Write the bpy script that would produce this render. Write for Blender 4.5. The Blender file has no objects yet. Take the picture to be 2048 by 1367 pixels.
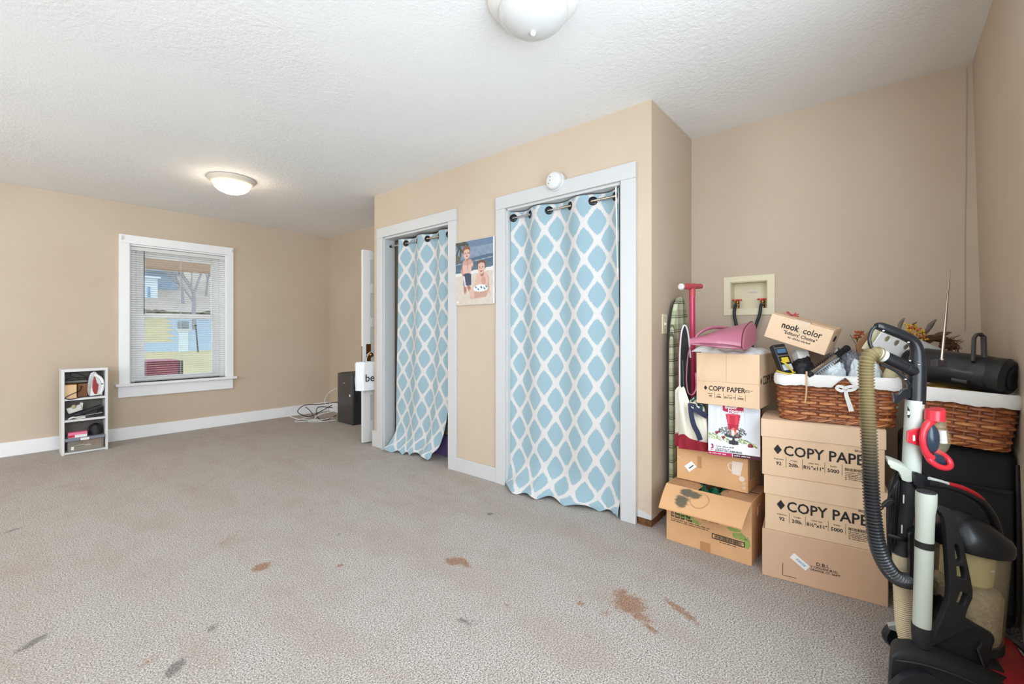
import bpy, bmesh, math, random
import numpy as np
from mathutils import Vector, Matrix, noise as mnoise
random.seed(7)
C = bpy.context.scene.collection
PI = math.pi
# ------------------------------------------------------------------ camera, world, exposure
scn = bpy.context.scene
TH = math.radians(40.117)                      # the closet wall runs along +Y, the window wall along +X
FWD = Vector((math.cos(TH), math.sin(TH), 0)); RGT = Vector((math.sin(TH), -math.cos(TH), 0))
cam_d = bpy.data.cameras.new('camera'); cam = bpy.data.objects.new('camera', cam_d); C.objects.link(cam)
cam.location = (0, 0, 1.12); cam.rotation_euler = (PI/2, 0, TH - PI/2)
cam_d.sensor_width = 36; cam_d.lens = 36*883/2048; cam_d.shift_y = -21.5/2048; cam_d.clip_start = .02
scn.camera = cam
scn.view_settings.view_transform = 'Standard'; scn.view_settings.look = 'None'
scn.cycles.denoising_prefilter = 'NONE'; scn.cycles.adaptive_threshold = .035; scn.cycles.max_bounces = 8; scn.cycles.transmission_bounces = 4; scn.view_settings.gamma = 1; scn.view_settings.use_curve_mapping = False
scn.view_settings.exposure = 0.1
w = bpy.data.worlds.new('sky'); scn.world = w; w.use_nodes = True
bgn = w.node_tree.nodes['Background']; bgn.inputs[0].default_value = (.80, .90, 1.0, 1); bgn.inputs[1].default_value = 1.9
def area(name, loc, rot, sx, sy, power, col):
    d = bpy.data.lights.new(name, 'AREA'); d.shape = 'RECTANGLE'; d.size = sx; d.size_y = sy; d.energy = power; d.color = col
    o = bpy.data.objects.new(name, d); C.objects.link(o); o.location = loc; o.rotation_euler = rot
    return o
# area lamps stronger than the sky, set in unseen windows to fill the room
WARM = (.96, .955, .94); DAY = (.80, .905, 1)
area('fill_left_window', (-2.43, 1.0, 1.42), (0, -PI/2, 0), 1.45, 1.8, 6, DAY)
area('fill_left_window_far', (-2.43, 3.8, 1.42), (0, -PI/2, 0), 1.45, 2.0, 50, WARM)  # fill lamp, warmed and strengthened to lift the far end
area('daylight_near_window', (.75, -.44, 1.42), (PI/2, 0, 0), 1.8, 1.45, 58, DAY)
area('fill_near_window_left', (-1.35, -.44, 1.42), (PI/2, 0, 0), 1.8, 1.45, 92, DAY)  # added fill lamp that lifts the far wall
# ------------------------------------------------------------------ helpers
def lin(c):
    return tuple(((x/255)/12.92 if x/255 <= .04045 else ((x/255+.055)/1.055)**2.4) for x in c) + (1,)
MATS = {}
def mat(name, col, rough=.55, metal=0, bump=None, var=None, trans=0, emit=None, spec=.5, coat=0, alpha=1, sheen=0, ior=1.45):
    """one procedural material; bump=(scale, strength), var=(scale, amount) both from noise in object space"""
    m = bpy.data.materials.new(name); m.use_nodes = True; MATS[name] = m
    nt = m.node_tree; b = nt.nodes['Principled BSDF']; L = nt.links
    b.inputs['Base Color'].default_value = lin(col); b.inputs['Roughness'].default_value = rough; b.inputs['Metallic'].default_value = metal
    b.inputs['Specular IOR Level'].default_value = spec; b.inputs['Transmission Weight'].default_value = trans
    b.inputs['Coat Weight'].default_value = coat; b.inputs['Alpha'].default_value = alpha; b.inputs['Sheen Weight'].default_value = sheen
    b.inputs['IOR'].default_value = ior
    if emit: b.inputs['Emission Color'].default_value = lin(emit[0]); b.inputs['Emission Strength'].default_value = emit[1]
    if bump or var: tc = nt.nodes.new('ShaderNodeTexCoord')
    if var:
        n = nt.nodes.new('ShaderNodeTexNoise'); n.inputs['Scale'].default_value = var[0]; n.inputs['Detail'].default_value = 5
        L.new(tc.outputs['Object'], n.inputs['Vector'])
        mx = nt.nodes.new('ShaderNodeMix'); mx.data_type = 'RGBA'; a = var[1]; lc = lin(col)
        mx.inputs['A'].default_value = tuple(x*(1-a) for x in lc[:3])+(1,); mx.inputs['B'].default_value = tuple(min(1, x*(1+a)) for x in lc[:3])+(1,)
        L.new(n.outputs['Fac'], mx.inputs['Factor']); L.new(mx.outputs['Result'], b.inputs['Base Color'])
    if bump:
        n = nt.nodes.new('ShaderNodeTexNoise'); n.inputs['Scale'].default_value = bump[0]; n.inputs['Detail'].default_value = 4
        L.new(tc.outputs['Object'], n.inputs['Vector'])
        bp = nt.nodes.new('ShaderNodeBump'); bp.inputs['Strength'].default_value = bump[1]; bp.inputs['Distance'].default_value = bump[2] if len(bump) > 2 else .004
        L.new(n.outputs['Fac'], bp.inputs['Height']); L.new(bp.outputs['Normal'], b.inputs['Normal'])
    return m
class NT:                                        # small helper for node maths
    def __init__(s, m): s.nt = m.node_tree; s.L = s.nt.links; s.b = s.nt.nodes['Principled BSDF']
    def n(s, t, **k):
        x = s.nt.nodes.new('ShaderNode'+t)
        for a, v in k.items(): setattr(x, a, v)
        return x
    def put(s, sock, v):
        if hasattr(v, 'links') or isinstance(v, bpy.types.NodeSocket): s.L.new(v, sock)
        else: sock.default_value = v
    def m(s, op, a, b=0, c=0):
        x = s.n('Math', operation=op); s.put(x.inputs[0], a); s.put(x.inputs[1], b); s.put(x.inputs[2], c); return x.outputs[0]
    def mix(s, f, a, b):
        x = s.n('Mix', data_type='RGBA'); s.put(x.inputs['Factor'], f); s.put(x.inputs['A'], a); s.put(x.inputs['B'], b); return x.outputs['Result']
    def noise(s, vec, scale, det=4, rough=.5):
        x = s.n('TexNoise'); x.inputs['Scale'].default_value = scale; x.inputs['Detail'].default_value = det; x.inputs['Roughness'].default_value = rough
        if vec is not None: s.L.new(vec, x.inputs['Vector'])
        return x.outputs['Fac']
    def ramp(s, f, lo, hi):
        x = s.n('MapRange'); x.interpolation_type = 'SMOOTHSTEP'; s.put(x.inputs[0], f); x.inputs[1].default_value = lo; x.inputs[2].default_value = hi; return x.outputs[0]
    def bump(s, hgt, strength, dist):
        x = s.n('Bump'); x.inputs['Strength'].default_value = strength; x.inputs['Distance'].default_value = dist; s.L.new(hgt, x.inputs['Height']); s.L.new(x.outputs[0], s.b.inputs['Normal'])
class G:                                         # a buffer of faces that becomes one mesh object
    def __init__(s): s.v = []; s.f = []; s.mi = []; s.cur = 0; s.uv = {}
    def add(s, vs, fs, M=None):
        o = len(s.v)
        s.v += [tuple(M @ Vector(v)) if M is not None else tuple(v) for v in vs]
        for f in fs: s.f.append(tuple(i+o for i in f)); s.mi.append(s.cur)
        return s
    def box(s, x0, x1, y0, y1, z0, z1, M=None):
        return s.add([(x0,y0,z0),(x1,y0,z0),(x1,y1,z0),(x0,y1,z0),(x0,y0,z1),(x1,y0,z1),(x1,y1,z1),(x0,y1,z1)],
                     [(0,3,2,1),(4,5,6,7),(0,1,5,4),(1,2,6,5),(2,3,7,6),(3,0,4,7)], M)
    def hexa(s, b, t):                           # 4 bottom + 4 top corners
        return s.add(list(b)+list(t), [(0,3,2,1),(4,5,6,7),(0,1,5,4),(1,2,6,5),(2,3,7,6),(3,0,4,7)])
    def tube(s, pts, r, n=8, closed=False, cap=True, sq=1.0):
        pts = [Vector(p) for p in pts]; k = len(pts); R = r if isinstance(r, (list, tuple)) else [r]*k
        T = []
        for i in range(k):
            a = pts[(i-1) % k] if (closed or i > 0) else pts[i]; b = pts[(i+1) % k] if (closed or i < k-1) else pts[i]
            t = b-a; T.append(t.normalized() if t.length > 1e-9 else Vector((0, 0, 1)))
        up = Vector((0, 0, 1)) if abs(T[0].z) < .9 else Vector((1, 0, 0))
        u = (up - T[0]*up.dot(T[0])).normalized(); vs = []
        for i in range(k):
            u = (u - T[i]*u.dot(T[i]))
            u = u.normalized() if u.length > 1e-6 else T[i].orthogonal().normalized()
            q = T[i].cross(u)
            vs += [pts[i] + (u*math.cos(2*PI*j/n) + q*sq*math.sin(2*PI*j/n))*R[i] for j in range(n)]
        fs = []
        for i in range(k if closed else k-1):
            a = i*n; b = ((i+1) % k)*n
            fs += [(a+j, a+(j+1) % n, b+(j+1) % n, b+j) for j in range(n)]
        if cap and not closed: fs += [tuple(range(n-1, -1, -1)), tuple(range((k-1)*n, k*n))]
        return s.add(vs, fs)
    def lathe(s, prof, n=24, M=None, cap=True):
        vs = []; fs = []
        for r, z in prof: vs += [(r*math.cos(2*PI*j/n), r*math.sin(2*PI*j/n), z) for j in range(n)]
        for i in range(len(prof)-1): fs += [(i*n+j, i*n+(j+1) % n, (i+1)*n+(j+1) % n, (i+1)*n+j) for j in range(n)]
        if cap: fs += [tuple(range(n-1, -1, -1)), tuple(range((len(prof)-1)*n, len(prof)*n))]
        return s.add(vs, fs, M)
    def prism(s, poly, c0, c1, fr):              # fr(a, b, c) -> xyz
        n = len(poly)
        vs = [fr(a, b, c0) for a, b in poly] + [fr(a, b, c1) for a, b in poly]
        return s.add(vs, [tuple(range(n-1, -1, -1)), tuple(range(n, 2*n))] + [(i, (i+1) % n, n+(i+1) % n, n+i) for i in range(n)])
    def ring(s, outer, inner, c0, c1, fr):       # a prism with one hole, same vertex count
        n = len(outer); vs = [fr(a, b, c) for c in (c0, c1) for P in (outer, inner) for a, b in P]; fs = []
        for i in range(n):
            j = (i+1) % n
            fs += [(i, n+i, n+j, j), (2*n+i, 2*n+j, 3*n+j, 3*n+i), (i, j, 2*n+j, 2*n+i), (n+i, 3*n+i, 3*n+j, n+j)]
        return s.add(vs, fs)
    def ball(s, c, r, n=10, M=None):
        r = r if isinstance(r, (list, tuple)) else (r, r, r); m = max(4, n//2+1)
        vs = [(c[0], c[1], c[2]-r[2])]; fs = []
        for i in range(1, m):
            t = -PI/2+PI*i/m
            vs += [(c[0]+r[0]*math.cos(t)*math.cos(2*PI*j/n), c[1]+r[1]*math.cos(t)*math.sin(2*PI*j/n), c[2]+r[2]*math.sin(t)) for j in range(n)]
        vs.append((c[0], c[1], c[2]+r[2])); e = len(vs)-1
        fs += [(0, 1+(j+1) % n, 1+j) for j in range(n)]
        for i in range(m-2): fs += [(1+i*n+j, 1+i*n+(j+1) % n, 1+(i+1)*n+(j+1) % n, 1+(i+1)*n+j) for j in range(n)]
        fs += [(e, 1+(m-2)*n+j, 1+(m-2)*n+(j+1) % n) for j in range(n)]
        return s.add(vs, fs, M)
    def grid(s, nu, nv, fn, closed=False):       # fn(u, v) in 0..1 -> xyz
        o = len(s.v); vs = [fn(i/nu, j/nv) for j in range(nv+1) for i in range(nu+1)]
        fs = [(j*(nu+1)+i, j*(nu+1)+i+1, (j+1)*(nu+1)+i+1, (j+1)*(nu+1)+i) for j in range(nv) for i in range(nu)]
        for j in range(nv+1):
            for i in range(nu+1): s.uv[o+j*(nu+1)+i] = (i/nu, j/nv)
        return s.add(vs, fs)
    def build(s, name, mats, parent=None, smooth=None, bevel=0, seg=2, world=False, label=None, kind=None, fixn=False):
        me = bpy.data.meshes.new(name); vs = s.v
        if world and parent is not None:
            I = MW[parent.name].inverted(); vs = [tuple(I @ Vector(v)) for v in vs]
        me.from_pydata(vs, [], s.f)
        mats = mats if isinstance(mats, (list, tuple)) else [mats]
        for m in mats: me.materials.append(MATS[m] if isinstance(m, str) else m)
        if len(mats) > 1: me.polygons.foreach_set('material_index', s.mi)
        if s.uv:
            ul = me.uv_layers.new(name='UVMap'); idx = np.zeros(len(me.loops), dtype=np.int32); me.loops.foreach_get('vertex_index', idx)
            arr = np.array([s.uv.get(int(i), (0, 0)) for i in idx], dtype=np.float32).ravel(); ul.data.foreach_set('uv', arr)
        if bevel or fixn:
            bm = bmesh.new(); bm.from_mesh(me)
            if fixn: bmesh.ops.recalc_face_normals(bm, faces=bm.faces)
            if bevel:
                es = [e for e in bm.edges if len(e.link_faces) == 2 and e.calc_face_angle(0) > .5]
                bmesh.ops.bevel(bm, geom=es, offset=bevel, segments=seg, affect='EDGES', profile=.5, clamp_overlap=True)
            bm.to_mesh(me); bm.free()
        if smooth:
            me.polygons.foreach_set('use_smooth', [True]*len(me.polygons))
            me.set_sharp_from_angle(angle=math.radians(smooth if smooth > 1 else 40))
        me.update()
        o = bpy.data.objects.new(name, me); C.objects.link(o)
        if parent is not None:
            o.parent = parent; MW[o.name] = MW[parent.name]
        else: MW[o.name] = Matrix.Identity(4)
        if label: o['label'] = label
        if kind: o['kind'] = kind
        return o
MW = {}
def thing(name, label, cat, loc=(0, 0, 0), rot=None, group=None, kind=None):
    o = bpy.data.objects.new(name, None); C.objects.link(o); o.empty_display_size = .05
    M = Matrix.Translation(Vector(loc)) @ (rot.to_4x4() if rot is not None else Matrix.Identity(4))
    o.matrix_world = M; MW[o.name] = M
    return tag(o, label, cat, group, kind)
def tag(o, label, cat, group=None, kind=None):
    o['label'] = label; o['category'] = cat
    if group: o['group'] = group
    if kind: o['kind'] = kind
    return o
def rz(deg): return Matrix.Rotation(math.radians(deg), 3, 'Z')
def frame3(x, y, z): return Matrix((x, y, z)).transposed()     # columns are the axes
def text(parent, s, size, org, xd, yd, m, align='LEFT', bold=0, name='lettering', sx=1.0, world=False):
    """flat lettering lying on a surface: org is the baseline start, xd/yd the reading and up directions"""
    cu = bpy.data.curves.new(name, 'FONT'); cu.body = s; cu.size = size; cu.align_x = align; cu.extrude = .0002; cu.offset = bold; cu.resolution_u = 2
    cu.materials.append(MATS[m]); o = bpy.data.objects.new(name, cu); C.objects.link(o)
    xd = Vector(xd).normalized(); yd = Vector(yd); yd = (yd - xd*yd.dot(xd)).normalized(); z = xd.cross(yd)
    M = Matrix.Translation(Vector(org)) @ frame3(xd, yd, z).to_4x4() @ Matrix.Diagonal((sx, 1, 1, 1))
    o.parent = parent; o.matrix_basis = MW[parent.name].inverted() @ M if world else M
    return o
def spline(pts, n=8, closed=False):              # Catmull-Rom through points
    P = [Vector(p) for p in pts]; out = []; k = len(P)
    for i in range(k if closed else k-1):
        a, b, c, d = (P[(i-1) % k], P[i], P[(i+1) % k], P[(i+2) % k]) if closed else (P[max(0, i-1)], P[i], P[i+1], P[min(k-1, i+2)])
        for j in range(n):
            t = j/n; out.append(.5*((2*b)+(-a+c)*t+(2*a-5*b+4*c-d)*t*t+(-a+3*b-3*c+d)*t**3))
    if not closed: out.append(P[-1])
    return out
def wall_slab(g, axis, c0, c1, a0, a1, z0, z1, holes=()):
    A = sorted({a0, a1} | {h[i] for h in holes for i in (0, 1)}); Z = sorted({z0, z1} | {h[i] for h in holes for i in (2, 3)})
    for i in range(len(A)-1):
        for j in range(len(Z)-1):
            ca = (A[i]+A[i+1])/2; cz = (Z[j]+Z[j+1])/2
            if any(h[0] < ca < h[1] and h[2] < cz < h[3] for h in holes): continue
            if axis == 'x': g.box(c0, c1, A[i], A[i+1], Z[j], Z[j+1])
            else: g.box(A[i], A[i+1], c0, c1, Z[j], Z[j+1])
    return g
def struct(name, g, m, label, cat, **k):
    o = g.build(name, m, **k); return tag(o, label, cat, kind='structure')
def px(u, v, d):                                 # a viewing direction taken to a real depth d (metres)
    return FWD*d + RGT*((u-1024)/883*d) + Vector((0, 0, 1.12-(v-662)/883*d))
# ------------------------------------------------------------------ shared materials
mat('vinyl_and_lifted_white', (236, 236, 236), .35); mat('white_trim', (198, 198, 197), .38, bump=(60, .08)); mat('white_paint', (218, 217, 214), .45)
mat('closet_paint', (205, 200, 190), .8); mat('dark_wood', (96, 62, 36), .8, var=(40, .5), bump=(90, .6))
mat('black_plastic', (26, 27, 30), .38); mat('black_gloss', (14, 15, 18), .16); mat('black_rubber', (20, 20, 21), .6)
mat('dark_grey', (58, 56, 56), .42); mat('chrome', (205, 205, 208), .18, metal=1); mat('brass', (140, 100, 52), .35, metal=1)
mat('white_plastic', (212, 212, 210), .35); mat('ink', (34, 31, 30), .7); mat('paper_white', (233, 232, 228), .6); mat('ivory', (226, 216, 184), .4)
mat('cardboard', (218, 186, 152), .78, var=(14, .05), bump=(140, .05)); mat('cardboard_pale', (221, 190, 158), .78, var=(9, .05), bump=(140, .05))
mat('cardboard_old', (212, 164, 118), .8, var=(11, .10), bump=(120, .06)); mat('cardboard_pink', (206, 168, 138), .8, var=(9, .05), bump=(140, .05))
mat('cardboard_in', (178, 136, 98), .85, var=(9, .1)); mat('tape_clear', (212, 186, 156), .12, coat=.6); mat('tape_tan', (186, 134, 88), .3)
mat('white_cloth', (226, 226, 224), .85, bump=(220, .15)); mat('white_bag', (218, 226, 230), .3, bump=(22, .5, .01))
# walls: tan emulsion with slight roller texture
m = mat('wall_tan', (212, 191, 166), .62); k = NT(m); tc = k.n('TexCoord').outputs['Object']
k.put(k.b.inputs['Base Color'], k.mix(k.ramp(k.noise(tc, 1.3, 5), .3, .7), lin((193, 174, 152)), lin((199, 181, 160))))
k.bump(k.noise(tc, 120, 4), .10, .004)
m = mat('ceiling_white', (236, 236, 235), .8); k = NT(m); tc = k.n('TexCoord').outputs['Object']
rough_area = k.ramp(k.noise(tc, .9, 3), .40, .62)
hgt = k.m('ADD', k.m('MULTIPLY', k.m('MULTIPLY', k.noise(tc, 34, 6, .65), rough_area), 1.0), k.m('MULTIPLY', k.noise(tc, 90, 4), .25))
k.bump(hgt, .55, .012)
# ------------------------------------------------------------------ carpet with its stains
XL, XB, XC, YW, YR, HC = -2.45, 3.115, 2.435, 6.0, -.40, 2.44
m = mat('carpet', (196, 184, 174), .95, spec=.1, sheen=.15); k = NT(m); tc = k.n('TexCoord').outputs['Object']
tuft = k.noise(tc, 190, 4, .75); tuft2 = k.noise(tc, 110, 2)
mp = k.n('Mapping'); mp.inputs['Scale'].default_value = (2.2, .8, 1); mp.inputs['Rotation'].default_value = (0, 0, .5); k.L.new(tc, mp.inputs['Vector'])
blot = k.ramp(k.noise(mp.outputs[0], 1.6, 6, .6), .42, .68); fine = k.ramp(k.noise(tc, 7, 5, .6), .45, .75)
c = k.mix(k.ramp(tuft, .36, .64), lin((94, 84, 77)), lin((230, 220, 210)))
c = k.mix(k.m('MULTIPLY', blot, .34), c, lin((160, 140, 122))); c = k.mix(k.m('MULTIPLY', fine, .24), c, lin((150, 134, 120)))
at = k.n('Attribute'); at.attribute_name = 'stain'; sp = k.n('SeparateColor'); k.L.new(at.outputs['Color'], sp.inputs[0])
rag = k.m('ADD', k.m('MULTIPLY', k.noise(tc, 45, 5, .75), 1.3), k.m('MULTIPLY', tuft, .6))
for ch, col, st in ((0, (.72, .42, .24, 1), .9), (1, (.30, .29, .30, 1), .75)):
    msk = k.ramp(k.m('ADD', sp.outputs[ch], k.m('SUBTRACT', rag, 1.0)), .30, .75)
    mm = k.n('Mix', data_type='RGBA', blend_type='MULTIPLY'); k.put(mm.inputs['Factor'], k.m('MULTIPLY', msk, st)); k.put(mm.inputs['A'], c); mm.inputs['B'].default_value = col; c = mm.outputs['Result']
k.put(k.b.inputs['Base Color'], c)
k.bump(k.m('ADD', tuft, k.m('MULTIPLY', tuft2, .6)), .8, .007)
g = G(); NX, NY = 370, 420
g.grid(NX, NY, lambda u, v: (XL-.1+u*(XB+.2-XL), YR-.1+v*(YW+.2-YR), 0)); g.uv = {}
o = g.build('floor', 'carpet'); tag(o, 'beige cut-pile carpet with brown stains covering the room', 'floor', kind='structure')
P = np.array(g.v)[:, :2]
def ell(cx, cy, a, b, rot=0):
    c_, s_ = math.cos(rot), math.sin(rot); X = P[:, 0]-cx; Y = P[:, 1]-cy
    return np.clip(1.45-np.sqrt(((X*c_+Y*s_)/a)**2+((-X*s_+Y*c_)/b)**2), 0, 1)
BR = [(1.464, 1.60, .035, .05, .3, .9), (1.49, 1.56, .02, .06, -.4, .8), (.838, 2.264, .045, .035, .5, .9), (1.74, .86, .05, .035, .2, .7), (1.70, .80, .075, .07, .4, .8), (1.65, .73, .03, .06, -.3, .7), (1.61, .67, .015, .04, -.4, .8),
      (1.79, .62, .022, .10, -.45, .75), (1.574, .955, .022, .02, 0, .7), (1.582, .849, .03, .025, 0, .6), (1.61, .985, .02, .015, 0, .5), (1.368, 1.177, .015, .02, 0, .6), (1.086, 1.991, .018, .02, 0, .7), (1.488, .74, .02, .02, 0, .5),
      (.355, 1.911, .05, .03, .4, .5), (.846, 2.713, .14, .035, .75, .45), (.188, 3.281, .3, .09, .5, .32), (.42, 2.647, .3, .1, .6, .28), (.80, 1.96, .12, .07, .6, .3), (.5, 1.75, .06, .04, .4, .4), (1.546, 2.706, .12, .1, .4, .28), (.62, 3.1, .25, .06, .6, .25)]
GY = [(1.985, 1.849, .02, .02, 0, 1), (.401, 1.805, .045, .022, .8, .95), (.103, 2.341, .055, .022, .6, .8), (.089, 3.751, .05, .02, .5, .7), (.546, 1.94, .03, .018, .7, .7), (1.185, 1.249, .012, .028, .3, .9), (1.42, .83, .015, .02, 0, .6), (1.2, 1.21, .05, .03, 0, .45), (2.1, 1.35, .12, .08, 0, .3), (1.9, .75, .15, .1, 0, .3), (1.25, 2.3, .02, .015, 0, .7), (1.3, 2.75, .02, .015, 0, .6), (1.1, 1.6, .12, .05, .6, .35), (.75, 1.62, .1, .05, .5, .35)]
S = np.zeros((len(P), 4), np.float32); S[:, 3] = 1
for chn, lst in ((0, BR), (1, GY)):
    for cx, cy, a, b, r, s_ in lst: S[:, chn] = np.maximum(S[:, chn], s_*ell(cx, cy, a*1.15, b*1.15, r))
ca = o.data.color_attributes.new('stain', 'FLOAT_COLOR', 'POINT'); ca.data.foreach_set('color', S.ravel())
# ------------------------------------------------------------------ shell
g = G(); g.box(XL-.2, XB+.2, YR-.2, YW+.2, HC, HC+.12); struct('ceiling', g, 'ceiling_white', 'white textured plaster ceiling with two dome lights', 'ceiling')
g = G(); wall_slab(g, 'y', YW, YW+.16, XL-.2, XB+.2, -.05, HC, [(.945, 1.835, .58, 2.03)]); struct('wall_window', g, 'wall_tan', 'tan painted far wall with the white framed window', 'wall')
g = G(); wall_slab(g, 'x', XB, XB+.14, YR-.1, YW, -.05, HC, [(.552, .765, 1.262, 1.436), (3.99, 4.73, -.05, 1.97)]); struct('wall_back', g, 'wall_tan', 'tan back wall of the alcove, with the recessed washer outlet box', 'wall')
yt, yb = -.332, -.386                            # the near wall of this old house leans in a little towards the ceiling
A = [XL-.2, -2.25, -.45, -.15, 1.65, XB+.1]; Z = [-.05, .7, 2.15, HC]; g = G(); yl = lambda z: yb+(yt-yb)*max(0, z)/HC
for i in range(5):
    for j in range(3):
        if i in (1, 3) and j == 1: continue
        a, b, c, d = A[i], A[i+1], Z[j], Z[j+1]
        g.hexa([(a, yl(c)-.14, c), (b, yl(c)-.14, c), (b, yl(c), c), (a, yl(c), c)], [(a, yl(d)-.14, d), (b, yl(d)-.14, d), (b, yl(d), d), (a, yl(d), d)])
struct('wall_right', g, 'wall_tan', 'tan painted wall at the right edge beside the stacked baskets', 'wall')
g = G(); wall_slab(g, 'x', XL-.14, XL, YR-.2, YW, -.05, HC, [(.1, 1.9, .7, 2.15), (2.8, 4.8, .7, 2.15)]); struct('wall_left', g, 'wall_tan', 'tan painted wall behind the photographer with two unseen windows', 'wall')
# closet: a box standing out from the back wall
g = G(); wall_slab(g, 'x', XC, XC+.1, 1.012, 3.81, .045, HC, [(1.195, 2.105, .045, 2.01), (2.72, 3.65, .045, 2.01)])
struct('wall_closet', g, 'wall_tan', 'tan closet wall with two curtained doorways', 'wall')
g = G(); g.box(XC+.1, XB, 1.012, 1.112, .05, HC); struct('wall_closet_side', g, 'wall_tan', 'tan side wall of the closet with the light switch', 'wall')
g = G(); g.box(XC+.1, XB, 3.71, 3.81, 0, HC); struct('wall_closet_far_side', g, 'wall_tan', 'tan far side wall of the closet behind the open door', 'wall')
g = G(); g.box(XC+.1, XB, 2.36, 2.46, 0, HC); struct('wall_closet_divider', g, 'closet_paint', 'pale partition between the two closets, inside them', 'wall')
mat('rot_wood', (128, 84, 46), .9, var=(55, .7), bump=(120, 1, .02))
g = G()
for i in range(9):
    y = 1.016+i*.0092; g.box(XC+.004+random.random()*.008, XC+.09, y, y+.0095, 0, .045+random.random()*.006)
for i in range(24):
    x = XC+.01+i*.028; g.box(x, x+.029, 1.016+random.random()*.008, 1.10, 0, .05+random.random()*.006)
struct('trim_1', g, 'rot_wood', 'broken bare brown wood along the foot of the closet corner', 'trim')
g = G(); g.prism([(1.012, .045), (1.094, .045), (1.094, .088), (1.06, .083), (1.03, .074), (1.012, .069)], XC-.0025, XC+.001, lambda a, b, c: (c, a, b))
struct('trim_2', g, 'white_trim', 'torn scrap of white paint above the broken wood at the closet corner', 'trim')
# baseboards
def base(name, g, label): return struct(name, g, 'vinyl_and_lifted_white' if name in ('baseboard_window', 'baseboard_back') else 'white_trim', label, 'baseboard', bevel=.004)  # far baseboards take a brighter white to offset the weak light there
base('baseboard_window', G().box(XL, XB-.02, YW-.02, YW, 0, .128), 'white baseboard along the far wall under the window')
base('baseboard_back', G().box(XB-.02, XB, 4.83, YW-.02, 0, .128), 'white baseboard on the back wall behind the dark tower')
g = G(); g.box(XC+.001, XC+.1, 2.105, 2.72, 0, .045); g.box(XC+.001, XC+.1, 3.65, 3.81, 0, .045); g.box(XC+.03, XC+.1, 1.105, 1.195, 0, .045); struct('trim_6', g, 'dark_wood', 'hidden wood sill strip under the closet wall', 'trim')
base('baseboard_closet', G().box(XC-.018, XC, 2.197, 2.625, 0, .108), 'white baseboard between the two closet doorways')
base('baseboard_closet_end', G().box(XC-.018, XC, 3.742, 3.828, 0, .155), 'short white baseboard end left of the far closet doorway')
base('baseboard_alcove', G().box(XB-.018, XB, yb, 1.012, 0, .128), 'white baseboard behind the stacked boxes in the alcove')
# closet door casings
def casing(name, y0, y1, i0, i1, top, label):
    t = thing(name, label, 'door casing', (XC, (y0+y1)/2, 0), kind='structure'); T = .02
    for a, b in ((y0, i0), (i1, y1)): G().box(XC-T, XC+.001, a, b, 0, 2.012).build('casing_side', 'white_trim', t, bevel=.003, world=True)
    G().box(XC-T-.002, XC+.001, y0, y1, 2.012, top).build('casing_head', 'white_trim', t, bevel=.003, world=True)
    for a, b in ((i0-.004, i0+.012), (i1-.012, i1+.004)): G().box(XC-.002, XC+.115, a, b, 0, 2.01).build('jamb', 'white_trim', t, bevel=.002, world=True)
    G().box(XC-.002, XC+.115, i0, i1, 1.995, 2.012).build('jamb_head', 'white_trim', t, bevel=.002, world=True)
    return t
tr = casing('trim_3', 1.10, 2.195, 1.195, 2.105, 2.105, 'white door casing around the nearer curtained closet doorway')
g = G()
for z, y in ((.35, 1.165), (.6, 1.14), (.82, 1.14), (1.2, 1.15), (1.55, 1.135), (1.72, 1.16), (1.85, 1.14), (.95, 2.15), (1.4, 2.16)): g.lathe([(.0045, 0), (.0045, .0006)], 10, Matrix.Translation((XC-.0206, y, z)) @ Matrix.Rotation(-PI/2, 4, 'Y'))
mat('filler', (196, 196, 198), .7); g.build('nail_hole', 'filler', tr, world=True)
casing('trim_4', 2.625, 3.742, 2.72, 3.65, 2.105, 'white door casing around the farther curtained closet doorway')
# ------------------------------------------------------------------ unseen window frames built around the lamps behind the photographer
def plain_window(name, fr, a0, a1, z0, z1, label):       # fr(a, z, c): c grows into the room
    t = thing(name, label, 'window', fr((a0+a1)/2, z0, 0), kind='structure')
    for nm, A0, A1, Z0, Z1 in (('casing_side', a0-.09, a0, z0-.02, z1), ('casing_side', a1, a1+.09, z0-.02, z1), ('casing_head', a0-.09, a1+.09, z1, z1+.09), ('sill', a0-.11, a1+.11, z0-.04, z0-.015)):
        G().prism([(A0, Z0), (A1, Z0), (A1, Z1), (A0, Z1)], -.01, .022 if nm != 'sill' else .05, lambda a, b, c: fr(a, b, c)).build(nm, 'white_trim', t, world=True, fixn=True)
    zm = (z0+z1)/2
    for nm, A0, A1, Z0, Z1 in (('sash_stile', a0, a0+.05, z0, z1), ('sash_stile', a1-.05, a1, z0, z1), ('meeting_rail', a0+.05, a1-.05, zm-.025, zm+.025)):
        G().prism([(A0, Z0), (A1, Z0), (A1, Z1), (A0, Z1)], -.025, -.0105, lambda a, b, c: fr(a, b, c)).build(nm, 'white_trim', t, world=True, fixn=True)
plain_window('window_2', lambda a, z, c: (XL+c, a, z), .1, 1.9, .7, 2.15, 'unseen double hung window behind the photographer, framing a fill lamp')
plain_window('window_3', lambda a, z, c: (XL+c, a, z), 2.8, 4.8, .7, 2.15, 'farther unseen double hung window behind the photographer, framing the far fill lamp')
plain_window('window_4', lambda a, z, c: (a, yl(z)+c, z), -.15, 1.65, .7, 2.15, 'double hung window in the wall beside the photographer')
plain_window('window_5', lambda a, z, c: (a, yl(z)+c, z), -2.25, -.45, .7, 2.15, 'added unseen double hung window nearer the room corner, framing a fill lamp')
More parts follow.
